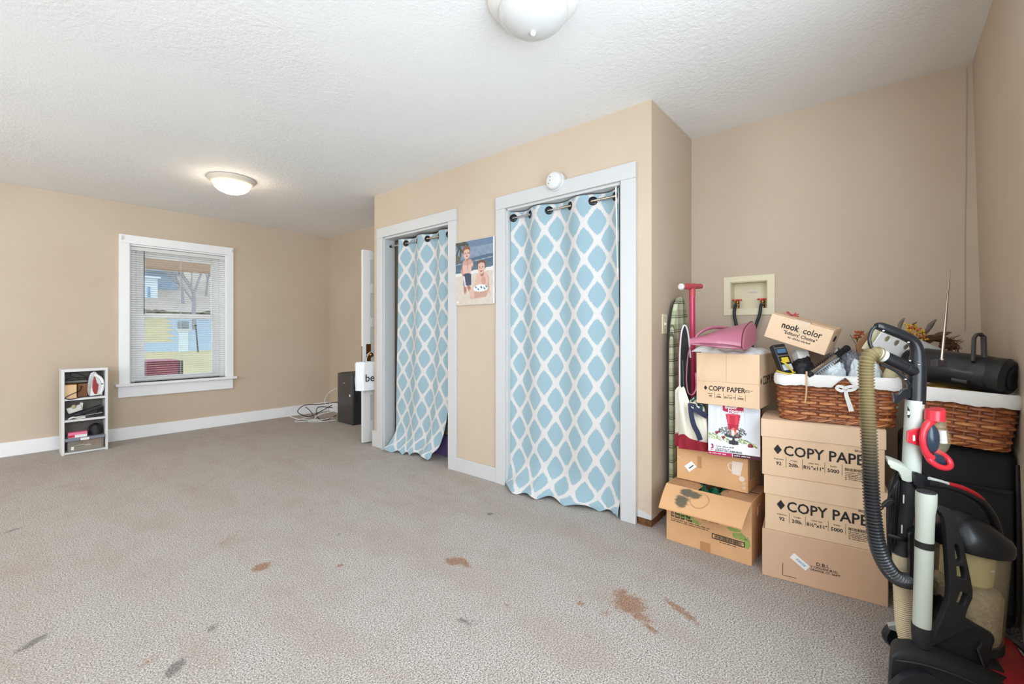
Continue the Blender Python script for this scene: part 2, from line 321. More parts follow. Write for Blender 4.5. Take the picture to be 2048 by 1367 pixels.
# ------------------------------------------------------------------ far window (window_1)
def onx(u, v, x):
    d = FWD+RGT*((u-1024)/883)+Vector((0, 0, -(v-662)/883)); p = d*(x/d.x); return Vector((p.x, p.y, p.z+1.12))
m = bpy.data.materials.new('window_glass'); m.use_nodes = True; MATS['window_glass'] = m; nt = m.node_tree; nt.nodes.clear()
mo = nt.nodes.new('ShaderNodeOutputMaterial'); mxs = nt.nodes.new('ShaderNodeMixShader'); t1 = nt.nodes.new('ShaderNodeBsdfTransparent'); t2 = nt.nodes.new('ShaderNodeBsdfGlossy')
t2.inputs['Roughness'].default_value = .02; mxs.inputs[0].default_value = .05; t1.inputs[0].default_value = (.93, .96, .97, 1)
nt.links.new(t1.outputs[0], mxs.inputs[1]); nt.links.new(t2.outputs[0], mxs.inputs[2]); nt.links.new(mxs.outputs[0], mo.inputs[0])
t = thing('window_1', 'white double hung window with casing and sill in the far wall', 'window', (1.39, YW, .44), kind='structure')
Y = YW
def wp(nm, a0, a1, y0, y1, z0, z1, m='vinyl_and_lifted_white', bev=.003, par=None): return G().box(a0, a1, y0, y1, z0, z1).build(nm, m, par or t, bevel=bev, world=True)
wp('casing_side', .862, .947, Y-.022, Y+.001, .575, 2.03); wp('casing_side', 1.833, 1.902, Y-.022, Y+.001, .575, 2.03); wp('casing_head', .862, 1.902, Y-.024, Y+.001, 2.03, 2.118)
wp('sill', .832, 1.93, Y-.06, Y+.12, .552, .580, bev=.006); wp('apron', .855, 1.897, Y-.02, Y+.001, .437, .552)
for a0, a1 in ((.945, .957), (1.823, 1.835)): wp('jamb', a0, a1, Y, Y+.16, .58, 2.03)
wp('jamb_head', .957, 1.823, Y, Y+.16, 2.012, 2.03)
for a0, a1 in ((.957, 1.005), (1.777, 1.823)): wp('window_stop', a0, a1, Y+.055, Y+.14, .58, 2.012)
for nm, y0, z0, z1 in (('lower_sash', Y+.062, .585, 1.312), ('upper_sash', Y+.098, 1.262, 2.012)):
    s = wp(nm, 1.005, 1.082, y0, y0+.034, z0, z1); a = 1.005; b = 1.777; bot = .052; top = .05 if nm == 'lower_sash' else .10
    for A0, A1, Z0, Z1 in ((b-.072, b, z0, z1),): wp('sash_stile', A0, A1, y0, y0+.034, Z0, Z1, par=s)
    for Z0, Z1 in ((z0, z0+bot), (z1-top, z1)): wp('sash_rail', 1.082, b-.072, y0, y0+.034, Z0, Z1, par=s)
    wp('pane', 1.08, b-.07, y0+.015, y0+.019, z0+bot-.002, z1-top+.002, 'window_glass', 0, par=s)
mat('latch_metal', (70, 66, 58), .4, metal=.8)
for x in (1.19, 1.60):
    g = G(); g.box(x-.028, x+.028, Y+.064, Y+.094, 1.312, 1.319); g.lathe([(.014, 0), (.014, .014), (.008, .018)], 12, Matrix.Translation((x, Y+.078, 1.318))); g.tube([(x, Y+.078, 1.33), (x+.03, Y+.068, 1.332)], .005, 6)
    g.build('sash_lock', 'latch_metal', t, world=True)
for x in (.885, 1.885):
    g = G(); g.box(x-.008, x+.008, Y-.034, Y-.024, 2.06, 2.10); g.tube([(x, Y-.03, 2.075), (x, Y-.055, 2.075), (x, Y-.055, 2.087)], .003, 6); g.build('rod_bracket', 'white_plastic', t, world=True)
# venetian blind, every slat on its own
m = mat('slat_white', (244, 243, 240), .4); k = NT(m); tl_ = k.n('BsdfTranslucent'); tl_.inputs[0].default_value = (.9, .9, .9, 1); ms_ = k.n('MixShader'); ms_.inputs[0].default_value = .35; k.L.new(k.b.outputs[0], ms_.inputs[1]); k.L.new(tl_.outputs[0], ms_.inputs[2]); k.L.new(ms_.outputs[0], k.nt.nodes['Material Output'].inputs[0])
bl = thing('venetian_blind', 'white horizontal slat blind hanging inside the far window frame', 'blind', (1.39, YW+.03, .60))
G().box(.958, 1.822, Y+.006, Y+.044, 1.968, 2.006).build('headrail', 'slat_white', bl, bevel=.003, world=True)
G().box(.96, 1.82, Y+.012, Y+.036, .600, .618).build('bottom_rail', 'slat_white', bl, bevel=.004, world=True)
g = G(); pr = []
for i in range(5): a = -1+i*.5; pr.append((a*.0125, .0022*(1-a*a)-.0016*a))
pr += [(p[0], p[1]-.0006) for p in reversed(pr)]
g.prism(pr, -.43, .43, lambda a, b, c: (c, a, b)); s0 = g.build('slat', 'slat_white', bl, smooth=30); s0.location = (0, -.006, .032)
zs = .632-.60; n = 0; zz = .0235
while zs+zz*(n+1) < 1.36:
    n += 1; q = s0.copy(); C.objects.link(q); q.parent = bl; q.location = (0, -.006, zs+zz*n)
for x in (1.085, 1.39, 1.70):
    for dy in (-.0135, .0135): G().tube([(x, Y+.024+dy, .61), (x, Y+.024+dy, 1.98)], .0011, 5).build('ladder_cord', 'white_plastic', bl, world=True)
G().tube([(1.068, Y+.002, 1.97), (1.066, Y-.004, 1.3)], .0035, 6).build('tilt_wand', 'dark_grey', bl, world=True)
G().tube([(1.015, Y+.0, 1.97), (1.012, Y-.002, 1.36)], .0016, 5).build('lift_cord', 'white_plastic', bl, world=True)
for u_ in (1.0, 1.66): G().tube([(u_, Y+.02, .605), (u_, Y+.012, .585)], .002, 5).build('lift_cord', 'dark_grey', bl, world=True)
# ------------------------------------------------------------------ outdoors, seen through that window
mat('lawn_dry', (186, 172, 130), .95, var=(1.2, .25)); mat('road_grey', (150, 168, 180), .9, var=(.8, .08)); mat('hill', (176, 164, 154), .95, var=(.5, .3))
mat('hedge_green', (92, 92, 70), .95, var=(3, .4)); mat('house_blue', (140, 160, 184), .8); mat('house_white', (222, 236, 244), .7); mat('house_glass', (120, 160, 196), .2)
mat('bark', (150, 146, 150), .9); mat('maroon', (150, 62, 92), .5); mat('porch_tan', (188, 152, 126), .7); mat('roof_grey', (134, 140, 150), .9)
prof = [(6.4, .1), (9, .28), (17.2, .47), (27, .60), (37, 1.80), (40, 2.3), (56, 7.0), (75, 13)]
def zg(y):
    for (a, za), (b, zb) in zip(prof, prof[1:]):
        if y <= b: return za+(zb-za)*(y-a)/(b-a)
    return prof[-1][1]
def is_road(x, y):
    if 17.4 < y < 26.6: return True
    return 26.6 <= y < 38.5 and x > .222*y+(38.5-y)*.022-.35
gl, gr_, gh = G(), G(), G(); ys = [6.4+i*.3 for i in range(110)]+[39.4+i*1.2 for i in range(30)]; xs = [-14+i*.5 for i in range(90)]
for y0, y1 in zip(ys, ys[1:]):
    for x0, x1 in zip(xs, xs[1:]):
        cx, cy = (x0+x1)/2, (y0+y1)/2; q = gh if cy > 39 else (gr_ if is_road(cx, cy) else gl)
        q.add([(x0, y0, zg(y0)), (x1, y0, zg(y0)), (x1, y1, zg(y1)), (x0, y1, zg(y1))], [(0, 1, 2, 3)])
struct('lawn', gl, 'lawn_dry', 'dry yellowish lawn sloping up outside the window', 'lawn'); struct('road', gr_, 'road_grey', 'pale blue grey road crossing the lawn outside', 'road'); struct('hill', gh, 'hill', 'hazy brown grey hillside behind the neighbouring house', 'hill')
g = G(); g.box(-1.2, 4.6, 7.25, 7.42, 1.945, 2.75); o = g.build('porch_beam', 'porch_tan', bevel=.01); tag(o, 'tan porch beam across the top of the window view', 'beam', kind='structure')
hs = []; 
def place(u, d): p = px(u, 662, d); return p.x, p.y
x0, y0 = place(255, 7.4); x1, y1 = place(356, 7.4); x2, _ = place(367, 7.4); zb_ = zg(y0)
t = thing('storage_box', 'long maroon box with a dark end on the lawn outside the window', 'box', ((x0+x1)/2, 9.1, zb_))
G().box(x0, x1, 9.0, 9.5, zb_, .61).build('body', 'maroon', t, bevel=.01, world=True); G().box(x1, x2, 8.99, 9.51, zb_, .63).build('end_panel', 'black_plastic', t, bevel=.01, world=True); G().box(x0-.02, x1, 8.97, 9.52, .61, .64).build('lid', 'maroon', t, bevel=.01, world=True)
x, y = place(367, 14); zz_ = zg(y)
t = thing('gate_post', 'white square post with a flared cap beside the road outside', 'post', (x, y, zz_))
G().box(-.10, .10, -.10, .10, 0, .60).build('shaft', 'house_white', t, bevel=.01); G().hexa([(-.10, -.10, .60), (.10, -.10, .60), (.10, .10, .60), (-.10, .10, .60)], [(-.19, -.19, .74), (.19, -.19, .74), (.19, .19, .74), (-.19, .19, .74)]).build('cap', 'house_white', t); G().box(-.12, .1, -.2, .2, .74, .98).build('letter_box', 'roof_grey', t, bevel=.03)
x, y = place(396, 14); t = thing('marker_stake', 'thin dark stake standing beside the road outside', 'stake', (x, y, zg(y)))
g = G(); g.tube([(0, 0, 0), (-.06, 0, .84)], .022, 6); g.build('shaft', 'dark_grey', t); G().tube([(-.06, 0, .80), (-.066, 0, .87)], .034, 6).build('cap', 'black_plastic', t)
t = thing('hedge', 'low dark hedge along the far side of the lawn outside', 'hedge', (10, 38.9, 2.1))
g = G()
for i in range(60):
    x = 2+i*.35; g.ball((x, 38.9+random.random()*.3, 2.25), (.35+random.random()*.2, .4, .28+random.random()*.15), 8)
g.build('foliage', 'hedge_green', t, world=True, smooth=60, kind='stuff')
hx0, hy = place(240, 35); hx1, _ = place(292, 35); wx0, _ = place(297, 34); wx1, _ = place(334, 34); bx1, _ = place(371, 38)
t = thing('neighbour_house', 'pale neighbouring house with a white wing seen through the blind', 'house', ((hx0+wx1)/2, hy, 1.8))
G().box(hx0, bx1, hy+2.2, hy+8, 1.6, 6.4).build('wall', 'house_blue', t, world=True); w_ = G().box(wx0, wx1, hy-1.2, hy+2.2, 1.6, 5.4).build('wing', 'house_white', t, world=True)
for i in range(3):
    a = wx0+.35+i*.0; 
g = G(); a, _ = place(308, 34); b, _ = place(315, 34); g.box(a, b, hy-1.25, hy-1.18, 2.2, 4.7); g.build('window', 'house_glass', w_, world=True)
g = G(); g.box(wx0-.3, wx1+.15, hy-1.5, hy+2.4, 5.4, 5.55); g.build('eave', 'house_white', t, world=True)
g = G(); g.prism([(hy+1.7, 6.3), (hy+5, 9), (hy+8.4, 6.3)], hx0-.4, bx1+.4, lambda a, b, c: (c, a, b)); g.build('roof', 'roof_grey', t, world=True, fixn=True)
def tree(name, u, d, hgt, r, label, seed, lean=0):
    rnd = random.Random(seed); x, y = place(u, d); z = zg(y); t = thing(name, label, 'tree', (x, y, z)); g = G()
    def br(p, dr, L_, r_, dep):
        q = p+dr*L_*.5+Vector((rnd.uniform(-.05, .05)*L_, rnd.uniform(-.05, .05)*L_, 0)); e = q+dr*L_*.5
        gg = gt if dep == 0 else g
        gg.tube([p, q, e], [r_, r_*.85, r_*.68], 6)
        if dep < 4:
            for _ in range(3 if dep else 4):
                nd = (dr+Vector((rnd.uniform(-.8, .8), rnd.uniform(-.6, .6), rnd.uniform(-.1, .5)))).normalized(); br(p.lerp(e, rnd.uniform(.6, 1)), nd, L_*rnd.uniform(.55, .75), r_*.55, dep+1)
    gt = G(); br(Vector((0, 0, -.1)), Vector((lean, 0, 1)).normalized(), hgt*.45, r, 0)
    tr_ = gt.build('trunk', 'bark', t); g.build('branches', 'bark', t, kind='stuff')
tree('bare_tree', 389, 27, 5.4, .13, 'bare forked tree on the slope outside the window', 3, .02); tree('bare_tree', 366, 36, 6, .12, 'thinner bare tree beside the neighbouring house', 9, -.05); tree('bare_tree', 412, 40, 5, .1, 'small bare tree high on the hillside', 12, .1)
# ------------------------------------------------------------------ curtains, rods
m = mat('trellis_fabric', (150, 186, 200), .85, sheen=.2); k = NT(m); uv = k.n('TexCoord').outputs['UV']; sp = k.n('SeparateXYZ'); k.L.new(uv, sp.inputs[0])
mpn = k.n('Mapping'); mpn.inputs['Scale'].default_value = (14, .6, 1); k.L.new(uv, mpn.inputs['Vector'])
ik = k.m('MULTIPLY', k.m('SUBTRACT', k.noise(mpn.outputs[0], 3.5, 2), .5), .16)      # ikat: ragged along the warp
U = k.m('MULTIPLY', sp.outputs[0], 2*PI); V = k.m('MULTIPLY', k.m('ADD', sp.outputs[1], ik), 2*PI)
cu_, cv_ = k.m('COSINE', U), k.m('COSINE', V); tri = lambda c_: k.m('MULTIPLY', k.m('ARCSINE', c_), 2/PI*.5); f = k.m('ABSOLUTE', k.m('ADD', k.m('ADD', tri(cu_), tri(cv_)), k.m('MULTIPLY', k.m('ADD', cu_, cv_), .5)))
msk = k.ramp(f, .33, .52)
mp2 = k.n('Mapping'); mp2.inputs['Scale'].default_value = (1, 60, 1); k.L.new(uv, mp2.inputs['Vector']); slub = k.noise(mp2.outputs[0], 6, 3)
blue = k.mix(slub, lin((130, 157, 167)), lin((156, 181, 190))); white = k.mix(slub, lin((196, 191, 188)), lin((212, 207, 204)))
k.put(k.b.inputs['Base Color'], k.mix(msk, white, blue)); k.bump(slub, .12, .002)
def interp(x, xs, ys): return float(np.interp(x, xs, ys))
def curtain(name, label, xr, zr, gy, yl, yr, bot, fabw, drop, nu=150, nv=110, seed=1):
    """gy: y of the grommets on the rod; yl/yr(z): left and right edge; bot(u): how far the hem is kicked into the room, hem drop"""
    rnd = random.Random(seed); ph = [rnd.uniform(0, 6.28) for _ in range(6)]
    t = thing(name, label, 'curtain', (xr, (yl(0)+yr(0))/2, 0), group='trellis curtains on the closet doorways')
    u_of = lambda y: (yl(zr)-y)/(yl(zr)-yr(zr))
    gu = [u_of(y) for y in gy]; n = len(gu)
    def phase(u):
        if u < gu[0]: return (u-gu[0])/(gu[1]-gu[0])*PI*.8
        if u > gu[-1]: return (n-1)*PI+(u-gu[-1])/(gu[-1]-gu[-2])*PI*.8
        return interp(u, gu, [i*PI for i in range(n)])
    ztop = zr+.042; total = drop; fl = .17
    def fn(u, v):
        s_ = v*total; hem, kick, wr = bot(u); z = ztop-s_; x = 0
        zl = max(z, 0); y = yl(max(z, 0))*(1-u)+yr(max(z, 0))*u
        dec = .031*(1-.55*min(1, s_/1.6)); x = xr+dec*math.sin(phase(u)+.25*math.sin(s_*2+ph[0])*min(1, s_))
        x += .006*math.sin(9*u+ph[1]+s_*1.3)*min(1, s_*1.5)
        lim = fl+hem
        if z < lim:                              # the slack runs out over the carpet
            q = (lim-z)/(lim+hem+.04); q = min(q, 1)
            zf = lim*(1-q)**1.5*1.0; x -= kick*q*q*(3-2*q)*1.0
            x += .016*math.sin(3*phase(u)/2+ph[2])*q; 
            zf += .030*q*abs(math.sin(wr*PI*u*2+ph[3]+3*q))+.013*math.sin(q*9+u*7+ph[4])*q*(1-q)*2
            y += .025*math.sin(u*11+ph[5])*q*(1 if 0.03 < u < .97 else .2)
            z = max(zf, .004+.006*(1-q))
        return (x, y, z)
    g = G(); g.grid(nu, nv, fn); g.uv = {i: (a*fabw/.205, -b*total/.232+.25) for i, (a, b) in g.uv.items()}
    g.build('panel', 'trellis_fabric', t, world=True, smooth=75)
    for i, y in enumerate(gy):
        u = gu[i]; a = Vector(fn(max(0, u-.012), .042/total)); b = Vector(fn(min(1, u+.012), .042/total)); tg = (b-a).normalized(); nrm = Vector((0, 0, 1)).cross(tg).normalized()
        if nrm.x > 0: nrm = -nrm
        c_ = Vector(fn(u, .042/total)); c_ = Vector((xr, y, zr)); M = Matrix.Translation(c_) @ nrm.to_track_quat('Z', 'Y').to_matrix().to_4x4()
        g = G(); g.lathe([(.0001, -.003), (.019, -.003), (.027, -.003), (.029, 0), (.027, .003), (.020, .0042), (.0185, .0015), (.0001, .0015)], 22, M, cap=False)
        g.build('grommet', 'black_gloss', t, world=True, smooth=50)
    return t
gy_r = [onx(u, 400, 2.47).y for u in (1027, 1060, 1098, 1140, 1186, 1230)]
curtain('patterned_curtain', 'blue and white trellis curtain in the nearer closet doorway, beside the light switch wall', 2.47, 1.945, gy_r, lambda z: 2.088+.012*(1-z/1.95), lambda z: interp(z, [0, .06, .3, 1.95], [1.205, 1.210, 1.220, 1.222]),
        lambda u: (interp(u, [0, .2, .4, .8, 1], [.02, .05, .05, .03, .02]), interp(u, [0, .14, .3, .5, .75, .87, 1], [.05, .15, .12, .105, .05, .0, .07]), 2.3), 1.14, 2.06, seed=4)
gy_l = [onx(u, 470, 2.50).y for u in (812, 834, 855, 877, 898)]
curtain('patterned_curtain', 'blue and white trellis curtain in the farther closet doorway, its hem kicked out', 2.50, 1.935, gy_l, lambda z: interp(z, [0, .5, 1.2, 1.95], [3.54, 3.53, 3.50, 3.47]), lambda z: interp(z, [0, .15, .35, .6, .95, 1.95], [2.97, 2.90, 2.84, 2.79, 2.755, 2.735]),
        lambda u: (interp(u, [0, .4, .6, 1], [.02, .05, .09, .10]), interp(u, [0, .3, .55, .8, 1], [.15, .07, .05, .06, .07]), 2.6), .98, 2.07, seed=8)
mat('rod_metal', (186, 172, 158), .22, metal=1)
for x, z, a, b, lab in ((2.47, 1.945, 1.195+.012, 2.105-.012, 'slim metal tension rod holding the nearer closet curtain'), (2.50, 1.935, 2.732, 3.638, 'slim metal tension rod holding the farther closet curtain')):
    t = thing('curtain_rod', lab, 'curtain rod', (x, (a+b)/2, z), group='closet curtain rods')
    G().tube([(x, a, z), (x, (a+b)*.5, z)], .0085, 12).build('tube', 'rod_metal', t, world=True, smooth=40); G().tube([(x, (a+b)*.5, z), (x, b, z)], .0068, 12).build('inner_tube', 'chrome', t, world=True, smooth=40)
    for y, y2 in ((a, a+.015), (b-.015, b)): G().tube([(x, y, z), (x, y2, z)], .013, 12).build('rubber_foot', 'black_rubber', t, world=True)
o = G().hexa([(2.448, 1.226, 1.45), (2.449, 1.226, 1.45), (2.449, 1.232, 1.45), (2.448, 1.232, 1.45)], [(2.448, 1.236, 2.0), (2.449, 1.236, 2.0), (2.449, 1.246, 2.0), (2.448, 1.246, 2.0)]).build('ribbon_strip', 'white_cloth'); tag(o, 'thin white strip hanging from the nearer doorway head over the curtain', 'ribbon')
# ------------------------------------------------------------------ inside the farther closet, seen past its curtain
mat('purple', (104, 84, 140), .6); mat('khaki_cloth', (176, 164, 128), .9); mat('olive_cloth', (74, 72, 56), .9, bump=(30, .4, .01)); mat('grey_cloth', (120, 116, 110), .9)
t = thing('storage_bin', 'purple storage bin on the closet floor behind the farther curtain', 'box', (2.83, 2.98, 0)); G().box(-.19, .19, -.25, .25, 0, .17).build('body', 'purple', t, bevel=.01); G().box(-.2, .2, -.26, .26, .17, .19).build('lid', 'purple', t, bevel=.006); G().box(-.206, -.2, -.18, -.06, .165, .185).build('handle', 'ivory', t, bevel=.003)
for i, (m_, a, b, lab) in enumerate((('khaki_cloth', .19, .30, 'folded khaki cloth on the purple bin in the closet'), ('olive_cloth', .30, .37, 'folded dark olive cloth above the khaki one in the closet'), ('grey_cloth', .37, .44, 'folded grey cloth on top of the closet pile'), ('black_rubber', .44, .54, 'bundled black cloth heaped on the closet pile'))):
    g = G(); g.grid(14, 10, lambda u, v: (2.66+.34*v, 2.76+.42*u, b-.016+.007*math.sin(9*u+i)+.006*math.sin(7*v+i)-.03*(max(0, abs(v-.5)-.42)/.08)-.02*(max(0, abs(u-.5)-.44)/.06))); g.box(2.665, 2.995, 2.765, 3.175, a, b-.02); o = g.build('folded_cloth', m_, smooth=60); tag(o, lab, 'cloth', 'folded cloths piled in the closet')
def garment(name, y, x0, x1, zt, zb, m_, lab, seed):
    rnd = random.Random(seed); t = thing(name, lab, 'clothing', ((x0+x1)/2, y, zb), group='clothes hanging in the closet'); p = rnd.uniform(0, 6)
    g = G(); g.grid(16, 14, lambda u, v: ((x0+x1)/2+(u-.5)*(x1-x0)*(.75+.25*min(1, v*3)), y-.022+.016*math.sin(9*u+p)*v, zt-abs(u-.5)*.09*(1-v)-(zt-zb)*v)); g.grid(16, 14, lambda u, v: ((x0+x1)/2+(.5-u)*(x1-x0)*(.75+.25*min(1, v*3)), y+.022+.016*math.sin(8*u+p)*v, zt-abs(u-.5)*.09*(1-v)-(zt-zb)*v)); g.build('body', m_, t, world=True, smooth=70)
    G().tube(spline([((x0+x1)/2, y, zt), ((x0+x1)/2, y, zt+.05), ((x0+x1)/2+.02, y, 1.72), ((x0+x1)/2, y, 1.748)], 5), .002, 5).build('hanger_hook', 'chrome', t, world=True)
t = thing('closet_rail', 'metal hanging rail inside the farther closet', 'rail', (2.83, 3.08, 1.73)); G().tube([(2.83, 2.47, 1.73), (2.83, 3.70, 1.73)], .013, 10).build('tube', 'chrome', t, world=True)
for y in (2.464, 3.70): G().lathe([(.03, -.004), (.03, .006)], 14, Matrix.Translation((2.83, y, 1.73)) @ Matrix.Rotation(PI/2, 4, 'X')).build('flange', 'chrome', t, world=True)
for i, (y, m_, lab) in enumerate(((2.62, 'grey_cloth', 'grey garment hanging nearest the closet divider'), (2.74, 'black_rubber', 'black garment hanging between grey and olive ones in the closet'), (2.86, 'olive_cloth', 'olive garment hanging behind the farther curtain'))): garment('hanging_garment', y, 2.63, 3.03, 1.66, .78-.05*i, m_, lab, i)
# ------------------------------------------------------------------ ceiling lights
mat('lamp_rim', (216, 206, 190), .4); mat('lamp_rim_white', (226, 225, 220), .4); mat('lamp_glass', (204, 204, 202), .22, coat=.3)
mat('lamp_glass_lit', (255, 252, 244), .3, emit=((255, 234, 204), 24))
def dome(loc, rim, glass, lab):
    t = thing('ceiling_light', lab, 'ceiling light', loc, group='dome ceiling lights')
    G().lathe([(.165, 0), (.178, -.003), (.181, -.012), (.176, -.018), (.168, -.026), (.160, -.034), (.150, -.042), (.138, -.046), (.132, -.040)], 48).build('rim', rim, t, smooth=35)
    pr = [(.138, -.040)]+[(.138*math.cos(a), -.046-.082*math.sin(a)) for a in [i*PI/2/14 for i in range(1, 14)]]+[(.0005, -.128)]
    G().lathe(pr, 48).build('bowl', glass, t, smooth=60)
    G().lathe([(.004, -.122), (.011, -.126), (.012, -.134), (.009, -.141), (.003, -.144)], 16).build('finial', 'white_plastic', t, smooth=60)
dome((1.40, 1.07, HC), 'lamp_rim_white', 'lamp_glass', 'unlit white dome light on the ceiling at the top edge'); dome((1.365, 4.33, HC), 'lamp_rim', 'lamp_glass_lit', 'lit dome light with a cream rim on the far ceiling')
# ------------------------------------------------------------------ smoke detector
t = thing('smoke_detector', 'round white smoke detector over the nearer closet doorway', 'smoke detector', (XC-.022, 1.652, 2.105)); Mx = Matrix.Rotation(-PI/2, 4, 'Y')
G().lathe([(.060, -.018), (.063, 0), (.062, .010), (.058, .014)], 36, Mx).build('base', 'white_plastic', t, smooth=40); G().lathe([(.056, .012), (.057, .016), (.057, .034), (.052, .042), (.040, .046), (.0005, .047)], 36, Mx).build('cover', 'white_plastic', t, smooth=45)
for a, b in ((.024, .018), (.002, .018), (-.016, -.022+.052)): G().lathe([(.003, .046), (.003, .0475)], 8, Mx @ Matrix.Translation((a, b, 0))).build('vent_hole', 'ink', t)
# ------------------------------------------------------------------ canvas photograph (flat print)
def painted(name, nx, ny, fr, fn, parent, world=True):
    g = G(); g.grid(nx, ny, lambda u, v: fr(u, v)); o = g.build(name, 'print', parent, world=world)
    UV = np.array([g.uv[i] for i in range(len(g.v))]); col = fn(UV[:, 0], UV[:, 1])
    lc = np.where(col/255 <= .04045, col/255/12.92, ((np.maximum(col, 0)/255+.055)/1.055)**2.4); A = np.ones((len(g.v), 4), np.float32); A[:, :3] = lc
    o.data.color_attributes.new('print', 'FLOAT_COLOR', 'POINT').data.foreach_set('color', A.ravel()); return o
m = mat('print', (200, 200, 200), .45); k = NT(m); a_ = k.n('Attribute'); a_.attribute_name = 'print'; k.put(k.b.inputs['Base Color'], a_.outputs['Color'])
class Paint:
    def __init__(s, u, v, base): s.u, s.v = u, v; s.c = np.zeros((len(u), 3)); s.c[:] = base
    def blend(s, a, col): s.c += np.clip(a, 0, 1)[:, None]*(np.array(col, float)-s.c); return s
    def e(s, x, y, rx, ry, col, rot=0, soft=.12):
        X = s.u-x; Y_ = s.v-y; c_, s_ = math.cos(rot), math.sin(rot); d = np.sqrt(((X*c_+Y_*s_)/rx)**2+((-X*s_+Y_*c_)/ry)**2); return s.blend((1-d)/soft+.5, col)
    def r(s, x0, x1, y0, y1, col): return s.blend(((s.u >= x0) & (s.u <= x1) & (s.v >= y0) & (s.v <= y1)).astype(float), col)
    def line(s, x0, y0, x1, y1, w_, col):
        dx, dy = x1-x0, y1-y0; t_ = np.clip(((s.u-x0)*dx+(s.v-y0)*dy)/(dx*dx+dy*dy), 0, 1); d = np.hypot(s.u-x0-t_*dx, s.v-y0-t_*dy); return s.blend((w_-d)/.008+.5, col)
def beach(u, v):
    rs = np.random.RandomState(3); p = Paint(u, v, (206, 196, 184)); nz = np.sin(u*31+np.sin(v*17))*np.sin(v*43+2*np.sin(u*13))
    hz = .30-.06*u
    p.blend((v < hz+.25)*1.0, (216, 214, 212)); p.blend((v < hz+.20)*1.0, (86, 106, 122)); p.blend((v < hz+.12)*1., (76, 98, 118)); p.blend(((v > hz+.05) & (v < hz+.065))*.7, (170, 184, 190))
    p.blend((v < hz)*1., (118, 136, 158)); p.blend(((v < hz)*(.25+.25*nz)), (150, 160, 176)); p.blend((v < .1)*.6, (84, 108, 138))
    p.blend((v > hz+.25)*np.clip(.15+.2*nz, 0, 1), (186, 172, 158))
    for a, b, c_, d in ((.02, .02, .25, .05), (.05, .05, .2, .16), (.12, .03, .14, .22), (.2, .0, .34, .06), (.1, .06, .03, .2)): p.line(a, b, c_, d, .022, (72, 72, 66))
    p.e(.04, .27, .10, .06, (96, 94, 80)); sk = (190, 150, 134); sk2 = (208, 172, 158); sh = (158, 114, 100)
    # standing child
    p.line(.26, .72, .27, .80, .035, sh); p.line(.36, .72, .40, .77, .035, sh); p.e(.27, .815, .035, .018, sk); p.e(.41, .775, .035, .02, sk)
    p.line(.23, .34, .17, .47, .030, sh); p.line(.17, .47, .23, .54, .026, sk); p.line(.41, .32, .46, .38, .03, sk); p.e(.455, .375, .03, .03, sk2)
    p.e(.32, .41, .125, .14, sk2); p.e(.33, .33, .13, .05, sk); p.e(.33, .49, .10, .05, sk2); p.line(.33, .30, .33, .44, .006, sh)
    p.r(.215, .43, .53, .70, (66, 76, 94)); p.line(.235, .55, .27, .70, .018, (214, 214, 216)); p.e(.32, .53, .11, .025, (58, 68, 86)); p.e(.33, .26, .05, .05, sh)
    p.e(.31, .19, .095, .092, sk2); p.e(.30, .135, .105, .065, (128, 84, 58)); p.e(.235, .16, .02, .05, (128, 84, 58)); p.e(.385, .16, .02, .05, (118, 76, 52)); p.e(.31, .165, .08, .04, sk2)
    for x in (.275, .345): p.e(x, .185, .014, .009, (84, 58, 50))
    p.e(.31, .205, .012, .014, sh); p.e(.315, .235, .026, .010, (164, 88, 84)); p.e(.225, .20, .012, .02, sk)
    # sitting child
    p.line(.45, .86, .80, .84, .055, sk); p.line(.47, .86, .43, .80, .05, sk2); p.line(.60, .60, .46, .82, .036, sk2); p.line(.86, .60, .88, .80, .034, sk); p.e(.44, .86, .045, .03, sk2); p.e(.90, .82, .03, .02, sk2)
    p.e(.72, .645, .16, .12, sk2); p.e(.72, .56, .15, .045, sk2); p.e(.76, .66, .06, .08, sk); p.e(.72, .53, .05, .05, sh)
    p.e(.68, .755, .19, .055, (222, 228, 230)); 
    for a, b in ((.56, .74), (.62, .77), (.70, .745), (.78, .765), (.83, .74)): p.e(a, b, .026, .014, (56, 98, 128), .6)
    p.e(.70, .44, .10, .10, sk2); p.e(.70, .375, .108, .05, (108, 76, 60)); p.e(.605, .42, .014, .05, (104, 74, 60)); p.e(.80, .42, .014, .05, (104, 74, 60)); p.e(.70, .40, .085, .035, sk2)
    for x in (.66, .74): p.e(x, .435, .015, .008, (84, 58, 50))
    p.e(.70, .458, .013, .014, sh); p.e(.70, .488, .04, .014, (150, 66, 68)); p.e(.70, .484, .032, .006, (236, 230, 226)); p.e(.06, .955, .02, .008, (244, 244, 240))
    return p.c
t = thing('canvas_photo', 'canvas print of two children on a beach between the closet doorways', 'picture', (XC-.012, 2.42, 1.325))
G().box(XC-.022, XC, 2.214, 2.624, 1.325, 1.825).build('canvas', 'paper_white', t, bevel=.002, world=True)
painted('printed_face', 84, 104, lambda u, v: (XC-.0226, 2.622-.406*u, 1.823-.496*v), beach, t)
